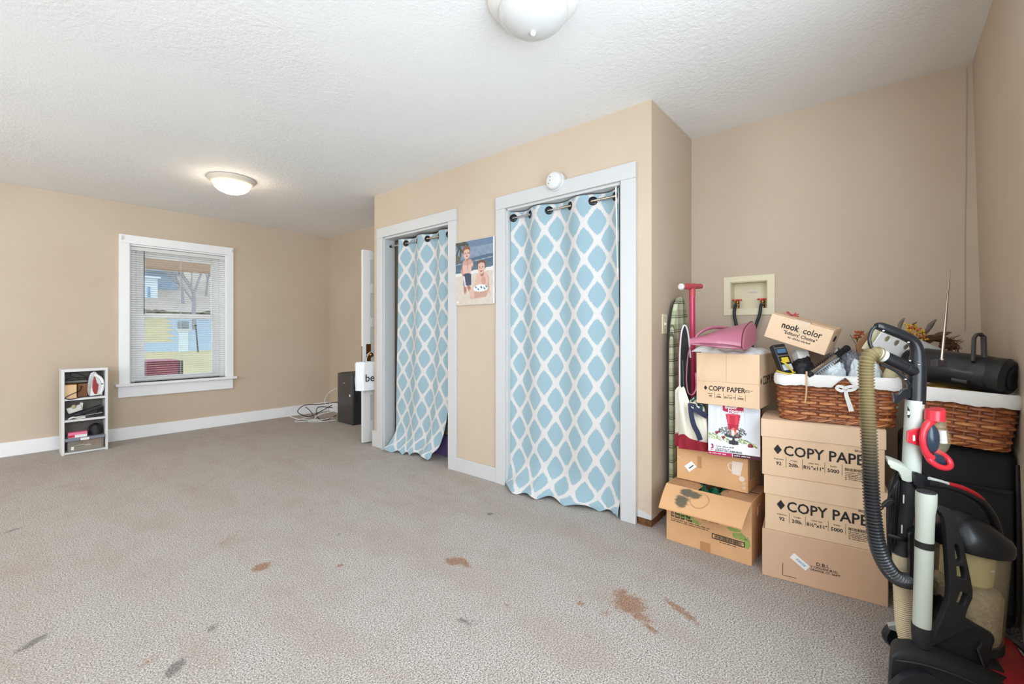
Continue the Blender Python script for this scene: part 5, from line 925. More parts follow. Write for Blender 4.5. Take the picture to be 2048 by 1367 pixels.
def vt(name, pts, r, m, n=14, sp_=0, par=None, sq=1.0, smooth=45):
    P_ = [px(*p) for p in pts]; P_ = spline(P_, sp_) if sp_ else P_; rr = r
    if isinstance(r, (list, tuple)) and sp_: rr = [interp(i/(len(P_)-1), [j/(len(r)-1) for j in range(len(r))], r) for i in range(len(P_))]
    g = G(); g.tube(P_, rr, n, sq=sq); return g.build(name, m, par or vac, world=True, smooth=smooth)
def ribbed(name, pts, r, pitch, m, depth_=.0022, n=16):
    P_ = spline([px(*p) for p in pts], 24); L_ = [0]
    for a, b in zip(P_, P_[1:]): L_.append(L_[-1]+(b-a).length)
    N = int(L_[-1]/pitch*4); out = []; rr = []; j = 0
    for i in range(N+1):
        s = L_[-1]*i/N
        while j < len(L_)-2 and L_[j+1] < s: j += 1
        out.append(P_[j].lerp(P_[j+1], (s-L_[j])/max(1e-9, L_[j+1]-L_[j]))); rr.append(r+depth_*(1, .2, -1, .2)[i % 4])
    g = G(); g.tube(out, rr, n); return g.build(name, m, vac, world=True, smooth=30)
D = 1.40
# handle
vt('handle_neck', [(1832, 806, D), (1833, 780, D), (1834, 750, D), (1834.5, 720, D)], [.0235, .0235, .0235, .0225], 'vac_black', 20)
vt('handle_grip', [(1834.5, 728, D), (1835, 708, D), (1832, 692, D), (1824, 680, D), (1806, 670, D), (1784, 661, D), (1762, 653, D), (1752, 652, D)], [.0225, .0185, .0165, .0155, .0150, .0150, .0140, .0095], 'vac_black', 16, 6)
vt('handle_loop', [(1755, 652, D), (1746, 657, D), (1740, 669, D), (1739, 684, D), (1744, 695, D), (1756, 703, D), (1776, 713, D), (1800, 726, D)], .0052, 'vac_black', 10, 6)
vt('hose_inlet', [(1767, 712, D), (1780, 718, D), (1805, 730, D), (1828, 742, D)], [.0180, .0188, .0190, .0205], 'vac_black', 20); vt('inlet_joint', [(1810, 732.5, D), (1812, 733.5, D)], .0197, 'vac_matt', 20)
vt('hose_collar', [(1752, 705, D), (1768, 712.5, D)], [.0195, .0192], 'vac_grey', 20); vt('handle_brace', [(1760, 728, D), (1785, 738, D), (1805, 752, D), (1820, 768, D)], .0045, 'vac_matt', 8, 4)
for u, v in ((1767, 661), (1817, 684), (1820, 721), (1838, 729), (1811, 758)): G().ball(px(u, v, D-.018), .0034, 8).build('screw', 'chrome', vac, world=True)
vp('cord_hook', [(1784, 787), (1788, 785), (1791, 790), (1797, 788), (1804, 780), (1822, 775), (1822, 795), (1806, 799), (1800, 805), (1791, 809), (1786, 805), (1787, 797)], D-.012, D+.014, 'vac_black', .003)
# wand
vt('wand', [(1829.5, 800, D), (1826, 870, D), (1822.5, 948, D)], .0237, 'vac_grey', 28); vp('logo_patch', [(1815.5, 812), (1819, 818), (1821, 828), (1818.5, 836), (1815, 834)], D-.0245, D-.02, 'ink', 0); vp('logo_strip', [(1815.5, 821), (1820.5, 823), (1820, 829), (1815.2, 829)], D-.0255, D-.021, 'white_plastic', 0)
# turbo tool clipped to the wand
Dt = D-.045
vp('tool_clip', [(1815, 863), (1842, 855), (1842, 893), (1814, 884)], Dt+.012, Dt+.03, 'vac_red', .003); bt_ = vp('tool_button', [(1825.5, 870), (1830.5, 870), (1831, 882), (1825.5, 882)], Dt+.008, Dt+.014, 'tool_button', .002)
vt('tool_cap', [(1869.5, 818, Dt), (1870, 820, Dt), (1869, 840, Dt)], [.0225, .0245, .0245], 'vac_red', 22); vt('tool_throat', [(1877, 836, Dt), (1877.5, 852, Dt)], [.0175, .0185], 'clear_plastic', 20)
g = G(); c_ = px(1876, 878, Dt+.004); g.ball((0, 0, 0), (.0345, .022, .0485), 24); g.v = [tuple(c_+RGT*a+FWD*b+Vector((0, 0, c))) for a, b, c in g.v]; g.build('tool_body', 'clear_plastic', vac, world=True, smooth=60)
g = G(); c_ = px(1863, 877, Dt-.006); g.ball((0, 0, 0), (.0215, .016, .0445), 22); g.v = [tuple(c_+RGT*(a+.04*c*0)+FWD*b+Vector((0, 0, c))) for a, b, c in g.v]; g.build('tool_lens', 'vac_lens', vac, world=True, smooth=60)
vt('tool_paddle', [(1884, 860, Dt+.006), (1885, 885, Dt+.006)], [.010, .012], 'paper_white', 8)
vt('tool_frame', [(1866, 840, Dt), (1856, 847, Dt-.005), (1848, 860, Dt-.006), (1845, 877, Dt-.006), (1847, 892, Dt-.006), (1853, 906, Dt-.006), (1862, 916, Dt-.006)], [.012, .011, .0085, .0085, .0085, .010, .012], 'vac_red', 12, 5)
g = G(); c_ = px(1877.5, 918, Dt-.006); g.tube([c_+RGT*(.0315*math.cos(a)-.006*math.sin(a))+Vector((0, 0, .0235*math.sin(a)-.004*math.cos(a)))+FWD*(.010*math.sin(a)) for a in [i*PI/16 for i in range(32)]], .0085, 10, closed=True); g.build('tool_ring', 'vac_red', vac, world=True, smooth=50)
g = G(); c_ = px(1877.5, 918, Dt+.004); g.ball((0, 0, 0), (.030, .010, .022), 20); g.v = [tuple(c_+RGT*a+FWD*b+Vector((0, 0, c))) for a, b, c in g.v]; g.build('tool_window', 'vac_lens', vac, world=True, smooth=60)
# release lever, collar, carry handle
vp('release_lever', [(1775, 919), (1783, 921), (1803, 929), (1824, 941), (1824.5, 964), (1815, 964), (1804, 960), (1801, 949), (1797, 943), (1780, 935), (1780, 931), (1776, 929)], D-.033, D+.02, 'vac_cream', .004, 40)
vt('wand_collar', [(1836, 952, D-.004), (1847, 962, D-.004)], .0265, 'vac_black', 20); vp('collar_block', [(1824, 944), (1836, 946), (1856, 955), (1856, 980), (1842, 981), (1826, 968)], D-.036, D+.03, 'vac_black', .006, 40)
vt('lower_tube', [(1817, 962, D), (1812.5, 1030, D), (1808, 1085, D), (1807.5, 1090, D), (1804, 1108, D)], [.0185, .0180, .0178, .016, .0235], 'vac_matt', 22); 
for v in (990, 1050): vp('slot_window', [(1806.5-(v-990)*.06, v), (1809-(v-990)*.06, v), (1808.5-(v-990)*.06, v+16), (1806-(v-990)*.06, v+16)], D-.019, D-.014, 'paper_white', 0)
vt('carry_handle', [(1852, 962, 1.36), (1872, 966, 1.36), (1900, 972, 1.37), (1932, 984, 1.38), (1962, 1002, 1.39), (1982, 1028, 1.40), (1994, 1058, 1.40), (1997, 1078, 1.40)], [.014, .013, .0115, .011, .0115, .012, .012, .011], 'vac_black', 14, 6)
vt('handle_strip', [(1858, 956, 1.352), (1878, 961, 1.354), (1896, 966.5, 1.358)], .0048, 'vac_grey', 8, 5); vt('handle_strip', [(1896, 966.5, 1.358), (1925, 975, 1.37), (1955, 990, 1.38), (1972, 1006, 1.39)], [.0055, .0075, .007, .004], 'vac_red_dark', 8, 5)
# dust bin: axis leans a little like the photograph's
Db = 1.425; pb_, pt_ = px(1922, 1262, Db), px(1936, 1086, Db); axb = (pt_-pb_); Lb = axb.length; axb.normalize(); xb = (RGT-axb*RGT.dot(axb)).normalized(); Mv = Matrix.Translation(pb_) @ frame3(xb, axb.cross(xb), axb).to_4x4(); rbn = .093
G().lathe([(rbn-.006, 0), (rbn, .012), (rbn+.002, Lb), (rbn-.001, Lb), (rbn-.003, .012), (rbn-.009, .003)], 48, Mv, cap=False).build('dust_bin', 'clear_plastic', vac, world=True, smooth=40)
G().lathe([(.001, .004), (rbn-.010, .006), (rbn-.006, .02), (rbn-.006, Lb*.50), (rbn-.012, Lb*.545), (.03, Lb*.60), (.001, Lb*.61)], 40, Mv, cap=False).build('collected_dirt', 'dirt', vac, world=True, smooth=50)
G().lathe([(.001, Lb*.57), (.050, Lb*.58), (.062, Lb*.62), (.064, Lb*.99), (.001, Lb*.995)], 36, Mv, cap=False).build('filter', 'filter_cream', vac, world=True, smooth=40); G().lathe([(rbn-.01, -.02), (rbn+.003, -.016), (rbn+.003, .004), (rbn-.004, .006)], 40, Mv).build('bin_base', 'vac_matt', vac, world=True, smooth=40)
Ml = Mv @ Matrix.Translation((0, 0, Lb)); g = G(); prl = [(rbn+.001, -.006), (rbn+.009, -.004), (rbn+.011, .008), (rbn+.010, .026), (rbn+.003, .044), (rbn-.02, .066), (.05, .086), (.02, .094), (.0005, .096)]; g.lathe(prl, 48); g.v = [(x, y, z+(0 if z < .03 else (z-.03)*.55*(-x/rbn))) for x, y, z in g.v]; g.v = [tuple(Ml @ Vector(v)) for v in g.v]; g.build('bin_lid', 'vac_black', vac, world=True, smooth=50)
tx = px(1976, 1137, Db-.062); text(vac, 'PO', .018, tx, (RGT*.62+FWD*.78), axb, 'ink_white', bold=.0008, world=True); vp('bin_print', [(1979, 1140), (1990, 1141), (1990, 1144), (1979, 1143)], Db-.062, Db-.060, 'ink_white', 0)
# side bracket with three windows
q = lambda x, y: (1740+x/3.724, 1000+y/3.724)
OUT = [q(*p) for p in ((478, 55), (520, 40), (575, 60), (612, 110), (640, 210), (690, 400), (728, 580), (742, 670), (738, 720), (705, 790), (688, 850), (684, 905), (730, 935), (600, 990), (430, 1075), (470, 980), (530, 850), (572, 740), (580, 640), (572, 500), (562, 330), (552, 200), (540, 130), (515, 85))]
HOL = [[q(*p) for p in P_] for P_ in (((606, 312), (636, 312), (652, 340), (672, 440), (660, 452), (622, 450), (614, 440)), ((620, 478), (672, 476), (684, 486), (700, 575), (692, 582), (632, 566), (624, 556)), ((648, 668), (664, 662), (706, 686), (712, 700), (684, 778), (630, 764), (618, 750)))]
d_ = 1.318; tol = lambda P_: [((u-1900)/883*d_, -(v-1150)/883*d_) for u, v in P_]
plate('bin_bracket', tol(OUT), [tol(h) for h in HOL], .014, Matrix.Translation(px(1900, 1150, d_)) @ frame3(RGT, Vector((0, 0, 1)), -FWD).to_4x4(), 'vac_matt', vac, .0015)
# white accessory tube strapped to the side
vt('accessory_tube', [(1852.5, 984, 1.30), (1852.5, 990, 1.30), (1852, 1008, 1.30), (1850.5, 1024, 1.30), (1850, 1045, 1.30), (1843.5, 1256, 1.30)], [.0242, .0246, .0244, .0225, .0215, .0215], 'vac_cream', 28); vt('tube_mouth', [(1852.6, 981.5, 1.30), (1852.5, 984.4, 1.30)], [.0215, .0225], 'vac_matt', 24)
vt('tube_strap', [(1849.2, 1081, 1.30), (1848.8, 1094, 1.30)], .0232, 'black_rubber', 24); vt('tube_holder', [(1844, 1250, 1.30), (1843, 1268, 1.30), (1842, 1290, 1.30)], [.0245, .0235, .020], 'vac_matt', 22)
# body spine and motor housing
vp('spine', [(1824, 1066), (1834, 1056), (1862, 1024), (1868, 1040), (1870, 1120), (1868, 1280), (1848, 1300), (1834, 1290), (1830, 1150), (1822, 1130)], 1.385, 1.46, 'vac_matt', .012, 40); vp('duct', [(1818, 1066), (1836, 1060), (1842, 1140), (1838, 1160), (1818, 1155)], 1.345, 1.40, 'vac_black', .010, 40)
vp('motor_housing', [q(*p) for p in ((425, 1065), (520, 900), (580, 820), (680, 900), (790, 945), (885, 985), (930, 1010), (938, 1060), (915, 1120), (884, 1320), (760, 1320), (420, 1290))], 1.325, 1.50, 'vac_matt', .012, 40)
vp('housing_edge_glint', [q(*p) for p in ((795, 1110), (835, 1060), (842, 1066), (812, 1120), (880, 1300), (866, 1310))], 1.318, 1.326, 'dark_grey', .001); vp('latch', [q(*p) for p in ((898, 830), (940, 850), (938, 940), (895, 935))], 1.37, 1.40, 'vac_grey', .003)  # grey strip stands for the highlight along the housing edge
fr = lambda a, b, c: tuple(FWD*c+RGT*a+Vector((0, 0, b)))
g = G(); g.prism([(1.065, .05), (1.075, .19), (1.085, .207), (1.13, .204), (1.18, .192), (1.24, .172), (1.30, .146), (1.37, .115), (1.44, .085), (1.45, .03), (1.42, .02), (1.10, .02)], 1.255, 1.325, lambda a, b, c: fr(a+(c-1.255)*.86, b, c)); g.build('base_hood', 'vac_matt', vac, world=True, bevel=.014, seg=3, smooth=40, fixn=True)
g = G(); g.tube(spline([fr(1.09, .186, 1.2535), fr(1.16, .176, 1.2525), fr(1.24, .152, 1.2525), fr(1.32, .118, 1.2535)], 6), .0022, 6); g.build('hood_line', 'dark_grey', vac, world=True)
g = G(); g.prism([(1.18, .02), (1.18, .13), (1.24, .155), (1.30, .140), (1.44, .10), (1.44, .02)], 1.325, 1.53, lambda a, b, c: fr(a+(c-1.255)*.62, b, c)); g.build('base_body', 'vac_matt', vac, world=True, bevel=.01, smooth=40, fixn=True)
fs_ = lambda a, b, c: fr(a+(c-1.255)*.66, b, c)
g = G(); g.prism([(1.34, .02), (1.34, .118), (1.40, .104), (1.47, .080), (1.535, .062), (1.56, .045), (1.56, .02)], 1.27, 1.535, fs_); g.build('nozzle', 'vac_red_dark', vac, world=True, bevel=.012, seg=3, smooth=40, fixn=True)
g = G(); g.tube(spline([fs_(1.40, .03, 1.262), fs_(1.50, .04, 1.266), fs_(1.57, .046, 1.29), fs_(1.582, .046, 1.38), fs_(1.575, .05, 1.49), fs_(1.52, .064, 1.535), fs_(1.44, .10, 1.538), fs_(1.38, .12, 1.538)], 6), .013, 10); g.build('bumper', 'dark_grey', vac, world=True, smooth=50)
vp('pedal', [q(*p) for p in ((888, 1300), (905, 1288), (1000, 1316), (996, 1342), (960, 1345))], 1.33, 1.36, 'chrome', .002)
fd = lambda s, d, z: Matrix.Translation(FWD*d+RGT*s+Vector((0, 0, z))) @ frame3(RGT, Vector((0, 0, 1)), -FWD).to_4x4()
for s, d, r_ in ((1.135, 1.238, .085),): w_ = G().lathe([(.05, -.012), (r_-.006, -.012), (r_, -.006), (r_, .012), (r_-.01, .016), (.045, .020), (.001, .021)], 36, fd(s, d, r_)).build('wheel', 'vac_black', vac, world=True, smooth=40); G().lathe([(.02, .018), (.022, .024), (.001, .025)], 20, fd(s, d, r_)).build('wheel_cap', 'dark_grey', w_, world=True)
for s, d in ((1.50, 1.29), (1.50, 1.51)): G().lathe([(.010, -.008), (.018, -.008), (.018, .008), (.010, .008)], 16, fd(s, d, .018)).build('front_wheel', 'black_rubber', vac, world=True)
G().lathe([(.02, -.014), (.036, -.012), (.038, 0), (.036, .012), (.02, .014)], 24, fd((1790-1024)/883*1.50, 1.50, .085)).build('caster', 'vac_black', vac, world=True, smooth=40); vp('caster_arm', [(1776, 1251), (1797, 1249), (1812, 1262), (1806, 1268), (1778, 1257)], 1.47, 1.49, 'vac_grey', .001)
# hoses
ribbed('hose', [(1759, 708.5, D), (1750, 706, D), (1741, 709, D), (1734.5, 720, D), (1732, 742, D), (1733.5, 790, D-.005), (1738, 880, D-.02), (1741, 960, D-.03), (1746, 1030, D-.04), (1755, 1088, D-.045), (1772, 1130, D-.045), (1796, 1156, D-.045), (1828, 1163, D-.035)], .0200, .0094, 'hose_two_tone', .0030)
ribbed('lower_hose', [(1803.5, 1128, D), (1805, 1180, D), (1807, 1225, D-.01), (1812, 1265, D-.02), (1824, 1305, D-.04), (1836, 1330, D-.05)], .0225, .0058, 'hose_cream', .0013); vt('hose_cuff', [(1803.7, 1108, D), (1803.5, 1130, D)], [.0255, .0245], 'hose_cream', 22)
# mains cord looped on the hooks
for i, (a, b, c_) in enumerate(((1776, 985, 1130), (1783, 980, 1140), (1789, 975, 1134), (1795, 985, 1128), (1779, 960, 1125))):
    vt('mains_cord', [(1812, b-25, D+.03), (1800, b-30, D+.02), (a+2, b+10, D+.015), (a, (b+c_)/2, D+.01+.006*i), (a+4, c_-20, D+.015), (a+16, c_, D+.02), (1812, c_-15, D+.03)], .0042, 'cable_black', 8, 6)
vt('mains_cord', [(1792, 1000, D+.0), (1784, 1004, D-.01), (1777, 1008, D-.012)], .004, 'cable_black', 8, 4); vp('plug', [(1763, 1011), (1768, 1006), (1776, 1000), (1786, 998), (1788, 1005), (1780, 1012), (1776, 1018), (1772, 1013), (1765, 1017)], D-.02, D-.002, 'black_rubber', .003)
for dv in (0, 4): vt('plug_pin', [(1764+dv*.6, 1012+dv, D-.01), (1758+dv*.6, 1015+dv, D-.012)], .0022, 'brass', 6)
vt('cord_strap', [(1776, 1070, D-.002), (1790, 1074, D-.012), (1806, 1078, D-.02), (1820, 1079, D-.012)], .0065, 'black_rubber', 8, 4, sq=.45)
# ------------------------------------------------------------------ open door and the hall behind it
t = thing('door_1', 'white five panel door standing open beside the closet', 'door', (3.10, 3.95, 0), kind='structure')
hx, hy, ex, ey = 3.10, 3.915, 2.399, 3.974; dv = Vector((ex-hx, ey-hy, 0)); DL = dv.length; dv.normalize(); nv_ = Vector((-dv.y, dv.x, 0))       # nv_ points away from the closet
if nv_.y > 0: nv_ = -nv_
Md = Matrix.Translation((hx, hy, .012)) @ frame3(dv, Vector((0, 0, 1)), dv.cross(Vector((0, 0, 1)))).to_4x4()     # x along the slab from the hinge, y up, z thickness
def db(nm, x0, x1, z0, z1, c0, c1, m='white_paint', bev=.003, par=None): return G().box(x0, x1, z0, z1, c0, c1, Md).build(nm, m, par or t, world=True, bevel=bev)
T = .035; PW = .085
for a, b in ((0, PW), (DL-PW, DL)): db('stile', a, b, 0, 1.92, -T/2, T/2)
zp = [(.21, .465), (.56, .81), (.90, 1.15), (1.245, 1.49), (1.59, 1.825)]; rails = [(0, .21)]+[(zp[i][1], zp[i+1][0]) for i in range(4)]+[(1.825, 1.92)]
for a, b in rails: db('rail', PW, DL-PW, a, b, -T/2, T/2)
for a, b in zp: db('panel', PW, DL-PW, a, b, -.004, .004, bev=0)
s_ = 1 if (Md.to_3x3() @ Vector((0, 0, 1))).y < 0 else -1
db('lock_plate', DL-.085, DL-.035, .80, .98, s_*T/2-.001, s_*(T/2)+.002, 'brass', 0); db('latch_plate', DL-.0005, DL+.0015, .80, .96, -.010, .010, 'brass', 0)
kp = Md @ Vector((DL-.06, .875, s_*(T/2+.045))); g = G(); g.tube([Md @ Vector((DL-.06, .875, s_*T/2)), Md @ Vector((DL-.06, .875, s_*(T/2+.03)))], .009, 10); g.ball(kp, .027, 16); g.build('knob', 'brass', t, world=True, smooth=50)
for z in (.25, 1.65): db('hinge', -.008, .012, z, z+.09, -.006, .006, 'brass', 0)
g = G(); g.box(XB-.02, XB, 3.905, 3.99, 0, 1.99); g.box(XB-.02, XB, 4.73, 4.815, 0, 1.99); g.box(XB-.02, XB, 3.905, 4.815, 1.97, 2.055); g.box(XB, XB+.14, 3.985, 3.995, 0, 1.97); g.box(XB, XB+.14, 4.725, 4.735, 0, 1.97)
struct('trim_5', g, 'white_trim', 'white casing of the hall doorway behind the open door', 'door casing')
g = G(); g.box(XB+1.2, XB+1.3, 3.4, 5.4, 0, HC); g.box(XB+.14, XB+1.2, 3.3, 3.4, 0, HC); g.box(XB+.14, XB+1.2, 5.4, 5.5, 0, HC); g.box(XB+.14, XB+1.3, 3.3, 5.5, HC, HC+.1); g.box(XB+.1, XB+1.3, 3.3, 5.5, -.06, -.01); struct('wall_hall', g, 'wall_tan', 'plain tan hall beyond the open door', 'wall')
# ------------------------------------------------------------------ paper shopping bag on the knob
mat('bag_paper', (226, 228, 230), .6, bump=(14, .25, .008))
bx0, bx1, by0, by1, bz0, bz1 = 2.292, 2.56, 3.835, 3.915, .545, .822
t = thing('shopping_bag', 'white paper shopping bag with two black letters hanging from the door knob', 'bag', (2.53, 3.875, bz0))
g = G()
def bagp(u, v):                                  # u once round the bag, v up
    P_ = [(bx0, by1), (bx0-.008, (by0+by1)/2+.012), (bx0+.045, by0), (bx1, by0), (bx1+.006, (by0+by1)/2), (bx1, by1)]; q = u*6; i = int(q) % 6; f_ = q-int(q); a, b = P_[i], P_[(i+1) % 6]
    x = a[0]+(b[0]-a[0])*f_; y = a[1]+(b[1]-a[1])*f_; return (x+.004*math.sin(5*v+9*u), y+.003*math.sin(7*v+11*u), bz0+(bz1-bz0)*v-.012*(1 if i == 0 else 0)*v)
g.grid(36, 10, bagp); g.box(bx0+.01, bx1-.005, by0+.006, by1-.004, bz0, bz0+.004); g.uv = {}; g.build('body', 'bag_paper', t, world=True, smooth=25)
text(t, 'be', .105, (2.345, by0-.006, .632), (1, 0, 0), Z_, 'ink', bold=.0004, world=True)
for y in (by0, by1-.01): G().tube(spline([(2.365, y, bz1-.03), (2.365, y, bz1+.0), (2.385, (y+kp.y)/2-.01, bz1+.045), (kp.x, kp.y-.004, kp.z+.028), (2.49, (y+kp.y)/2-.01, bz1+.045), (2.495, y, bz1), (2.495, y, bz1-.03)], 6), .003, 6).build('handle', 'white_plastic', t, world=True)
# ------------------------------------------------------------------ dark appliance tower and its cables
mat('tower_grey', (66, 62, 62), .28); mat('tower_side', (46, 50, 56), .4)
t = thing('appliance_tower', 'dark grey floor standing appliance tower in the far corner', 'appliance', (2.93, 4.995, 0)); x0, x1, y0, y1, H = 2.785, 3.085, 4.817, 5.172, .608
G().box(x0+.008, x1, y0, y1, 0, H).build('body', 'tower_side', t, bevel=.008, seg=3, world=True, smooth=40); G().box(x0, x0+.012, y0+.004, y1-.004, .006, H-.004).build('front_panel', 'tower_grey', t, bevel=.008, seg=3, world=True, smooth=40)
g = G(); g.ring([(x0+.03, y0+.03), (x1-.03, y0+.03), (x1-.03, y1-.03), (x0+.03, y1-.03)], [(x0+.06, y0+.06), (x1-.06, y0+.06), (x1-.06, y1-.06), (x0+.06, y1-.06)], H-.001, H+.006, lambda a, b, c: (a, b, c)); g.build('top_rim', 'dark_grey', t, world=True, fixn=True)
G().box(x0-.0012, x0+.001, 4.868, 4.893, .335, .365).build('sticker', 'paper_white', t, world=True); G().box(x0-.0012, x0+.001, 4.99, 5.04, .488, .497).build('logo_strip', 'chrome', t, world=True); G().box(x0+.045, x0+.055, y0-.002, y0+.002, .27, .36).build('side_grip', 'black_plastic', t, world=True)
def cable(name, pts, r, m, lab): o = G().tube(spline(pts, 7), r, 6).build(name, m, smooth=50); return tag(o, lab, 'cable', 'cables tangled by the appliance tower')
zf = .006
cable('white_cable', [(2.79, 5.185, .42), (2.74, 5.32, .34), (2.72, 5.36, .22), (2.79, 5.24, .14), (2.75, 5.35, .10), (2.62, 5.55, .04), (2.46, 5.60, zf), (2.49, 5.50, zf), (2.66, 5.35, .02), (2.76, 5.22, .05)], .0045, 'white_plastic', 'white cable arching from the tower and across the carpet')
cable('white_cable', [(2.80, 5.19, .18), (2.70, 5.50, .19), (2.52, 5.75, .16), (2.44, 5.79, .08), (2.50, 5.66, .02), (2.64, 5.45, zf), (2.74, 5.33, zf), (2.66, 5.30, zf), (2.62, 5.42, .04), (2.70, 5.36, .10)], .0045, 'white_plastic', 'white cable in the widest loop by the skirting')
cable('white_cable', [(2.78, 5.20, .02), (2.66, 5.30, zf), (2.55, 5.42, zf), (2.60, 5.46, .02), (2.74, 5.30, .02)], .004, 'white_plastic', 'white cable lying flat at the foot of the tower')
cable('black_cable', [(2.80, 5.19, .24), (2.70, 5.45, .20), (2.58, 5.62, .18), (2.52, 5.66, .10), (2.60, 5.52, .05), (2.70, 5.40, .12), (2.76, 5.26, .20)], .005, 'cable_black', 'black cable making the upper loop left of the tower')
cable('black_cable', [(2.76, 5.25, .17), (2.68, 5.46, .16), (2.66, 5.42, .04), (2.70, 5.30, .02), (2.79, 5.195, .08)], .005, 'cable_black', 'black cable making the small loop against the tower')
cable('black_cable', [(2.60, 5.62, .16), (2.64, 5.56, .10), (2.66, 5.52, .03), (2.68, 5.50, zf)], .005, 'cable_black', 'short black cable end pointing down to the carpet')
# ------------------------------------------------------------------ small white bookshelf
x0, x1, y0, y1, H = .425, .735, 5.64, 5.85, .776; T = .019
t = thing('bookshelf', 'small narrow white bookshelf standing left of the window', 'bookshelf', (.58, 5.745, 0)); sb = lambda nm, a, m='white_paint', b=.0015: G().box(*a).build(nm, m, t, bevel=b, world=True)
sb('side_panel', (x0, x0+T, y0, y1, 0, H-.0)); sb('side_panel', (x1-T, x1, y0, y1, 0, H)); sb('top_panel', (x0+T, x1-T, y0, y1, H-T-.006, H)); mat('shelf_back', (120, 112, 104), .8); sb('back_panel', (x0+T, x1-T, y1-.006, y1-.001, 0, H-T-.006), 'shelf_back')
S1, S2 = .508, .314
for z in (S1, S2, .022): sb('shelf', (x0+T, x1-T, y0+.004, y1-.006, z-.018, z))
S1 += .0012; S2 += .0012
mat('iron_white', (232, 232, 230), .3); mat('iron_red', (150, 44, 40), .25, coat=.4); mat('brown_card', (126, 84, 56), .8); mat('cream_card', (226, 192, 146), .75); mat('pink_box', (226, 120, 150), .5); mat('pink_red', (190, 48, 72), .5); mat('bin_clear', (190, 180, 165), .15, alpha=.25); mat('lid_grey', (122, 126, 138), .4); mat('gadget_white', (206, 206, 200), .4)
fi = lambda a, b, c: (a, c, b)
# steam iron standing on its heel
t = thing('steam_iron', 'white and dark red steam iron standing upright on the top shelf', 'iron', (.665, 5.70, S1)); P_ = [(.610, S1), (.700, S1), (.705, S1+.06), (.700, S1+.10), (.690, S1+.15), (.672, S1+.20), (.656, S1+.228), (.645, S1+.236), (.632, S1+.22), (.620, S1+.18), (.612, S1+.12), (.609, S1+.06)]
G().prism(P_, 5.672, 5.735, fi).build('body', 'iron_white', t, bevel=.014, seg=3, world=True, smooth=40, fixn=True); G().prism([(a-(.014 if a < .64 else 0), b) for a, b in P_][7:]+[(.606, S1), (.612, S1)][:1], 5.668, 5.74, fi).build('soleplate', 'chrome', t, bevel=.001, world=True, fixn=True)
G().prism([(.640, S1+.19), (.632, S1+.14), (.628, S1+.09), (.632, S1+.05), (.644, S1+.022), (.660, S1+.02), (.668, S1+.06), (.672, S1+.11), (.660, S1+.125), (.655, S1+.15), (.650, S1+.18)], 5.662, 5.674, fi).build('water_tank', 'iron_red', t, bevel=.004, world=True, fixn=True)
G().tube(spline([(.660, 5.672, S1+.195), (.688, 5.655, S1+.165), (.700, 5.650, S1+.12), (.698, 5.652, S1+.07), (.686, 5.660, S1+.03)], 5), .012, 10).build('handle', 'iron_white', t, world=True, smooth=50); G().ball((.694, 5.641, S1+.115), (.009, .006, .008), 10).build('dial', 'lid_grey', t, world=True)
G().tube(spline([(.69, 5.66, S1+.01), (.62, 5.642, S1+.006), (.55, 5.640, S1+.006), (.48, 5.632, S1-.006), (.448, 5.632, S1+.012), (.50, 5.634, S1+.045), (.545, 5.66, S1+.065), (.56, 5.70, S1+.10)], 7), .0035, 6).build('cord', 'cable_black', t, world=True)
def carton(nm, lab, b, m, cat='box', lid=None):
    t = thing(nm, lab, cat, ((b[0]+b[1])/2, (b[2]+b[3])/2, b[4])); G().box(*b).build('body', m, t, bevel=.002, world=True)
    if lid: G().box(b[0]-.002, b[1]+.002, b[2]-.002, b[3]+.002, b[5], b[5]+.008).build('lid', lid, t, bevel=.002, world=True)
carton('small_box', 'cream cardboard box at the front of the top shelf beside the iron', (.447, .524, 5.665, 5.78, S1, S1+.122), 'cream_card', lid='brown_card')
carton('small_box', 'brown box in the middle of the top shelf behind the iron cord', (.532, .600, 5.70, 5.80, S1, S1+.125), 'brown_card'); o = G().tube(spline([(.455, 5.70, S1+.17), (.50, 5.68, S1+.185), (.56, 5.70, S1+.18), (.60, 5.72, S1+.17), (.57, 5.74, S1+.2), (.50, 5.72, S1+.232), (.49, 5.70, S1+.20), (.55, 5.69, S1+.17)], 7)+[], .0035, 6).build('appliance_cable', 'cable_black'); tag(o, 'tangled black cable on the boxes of the top shelf', 'cable')
G().box(.45, .60, 5.70, 5.82, S1+.135, S1+.155).build('folded_cloth', 'grey_cloth', bevel=.006); o = bpy.data.objects[[q.name for q in bpy.data.objects if q.name.startswith('folded_cloth')][-1]]; tag(o, 'flat grey cloth lying on the boxes of the top shelf', 'cloth')
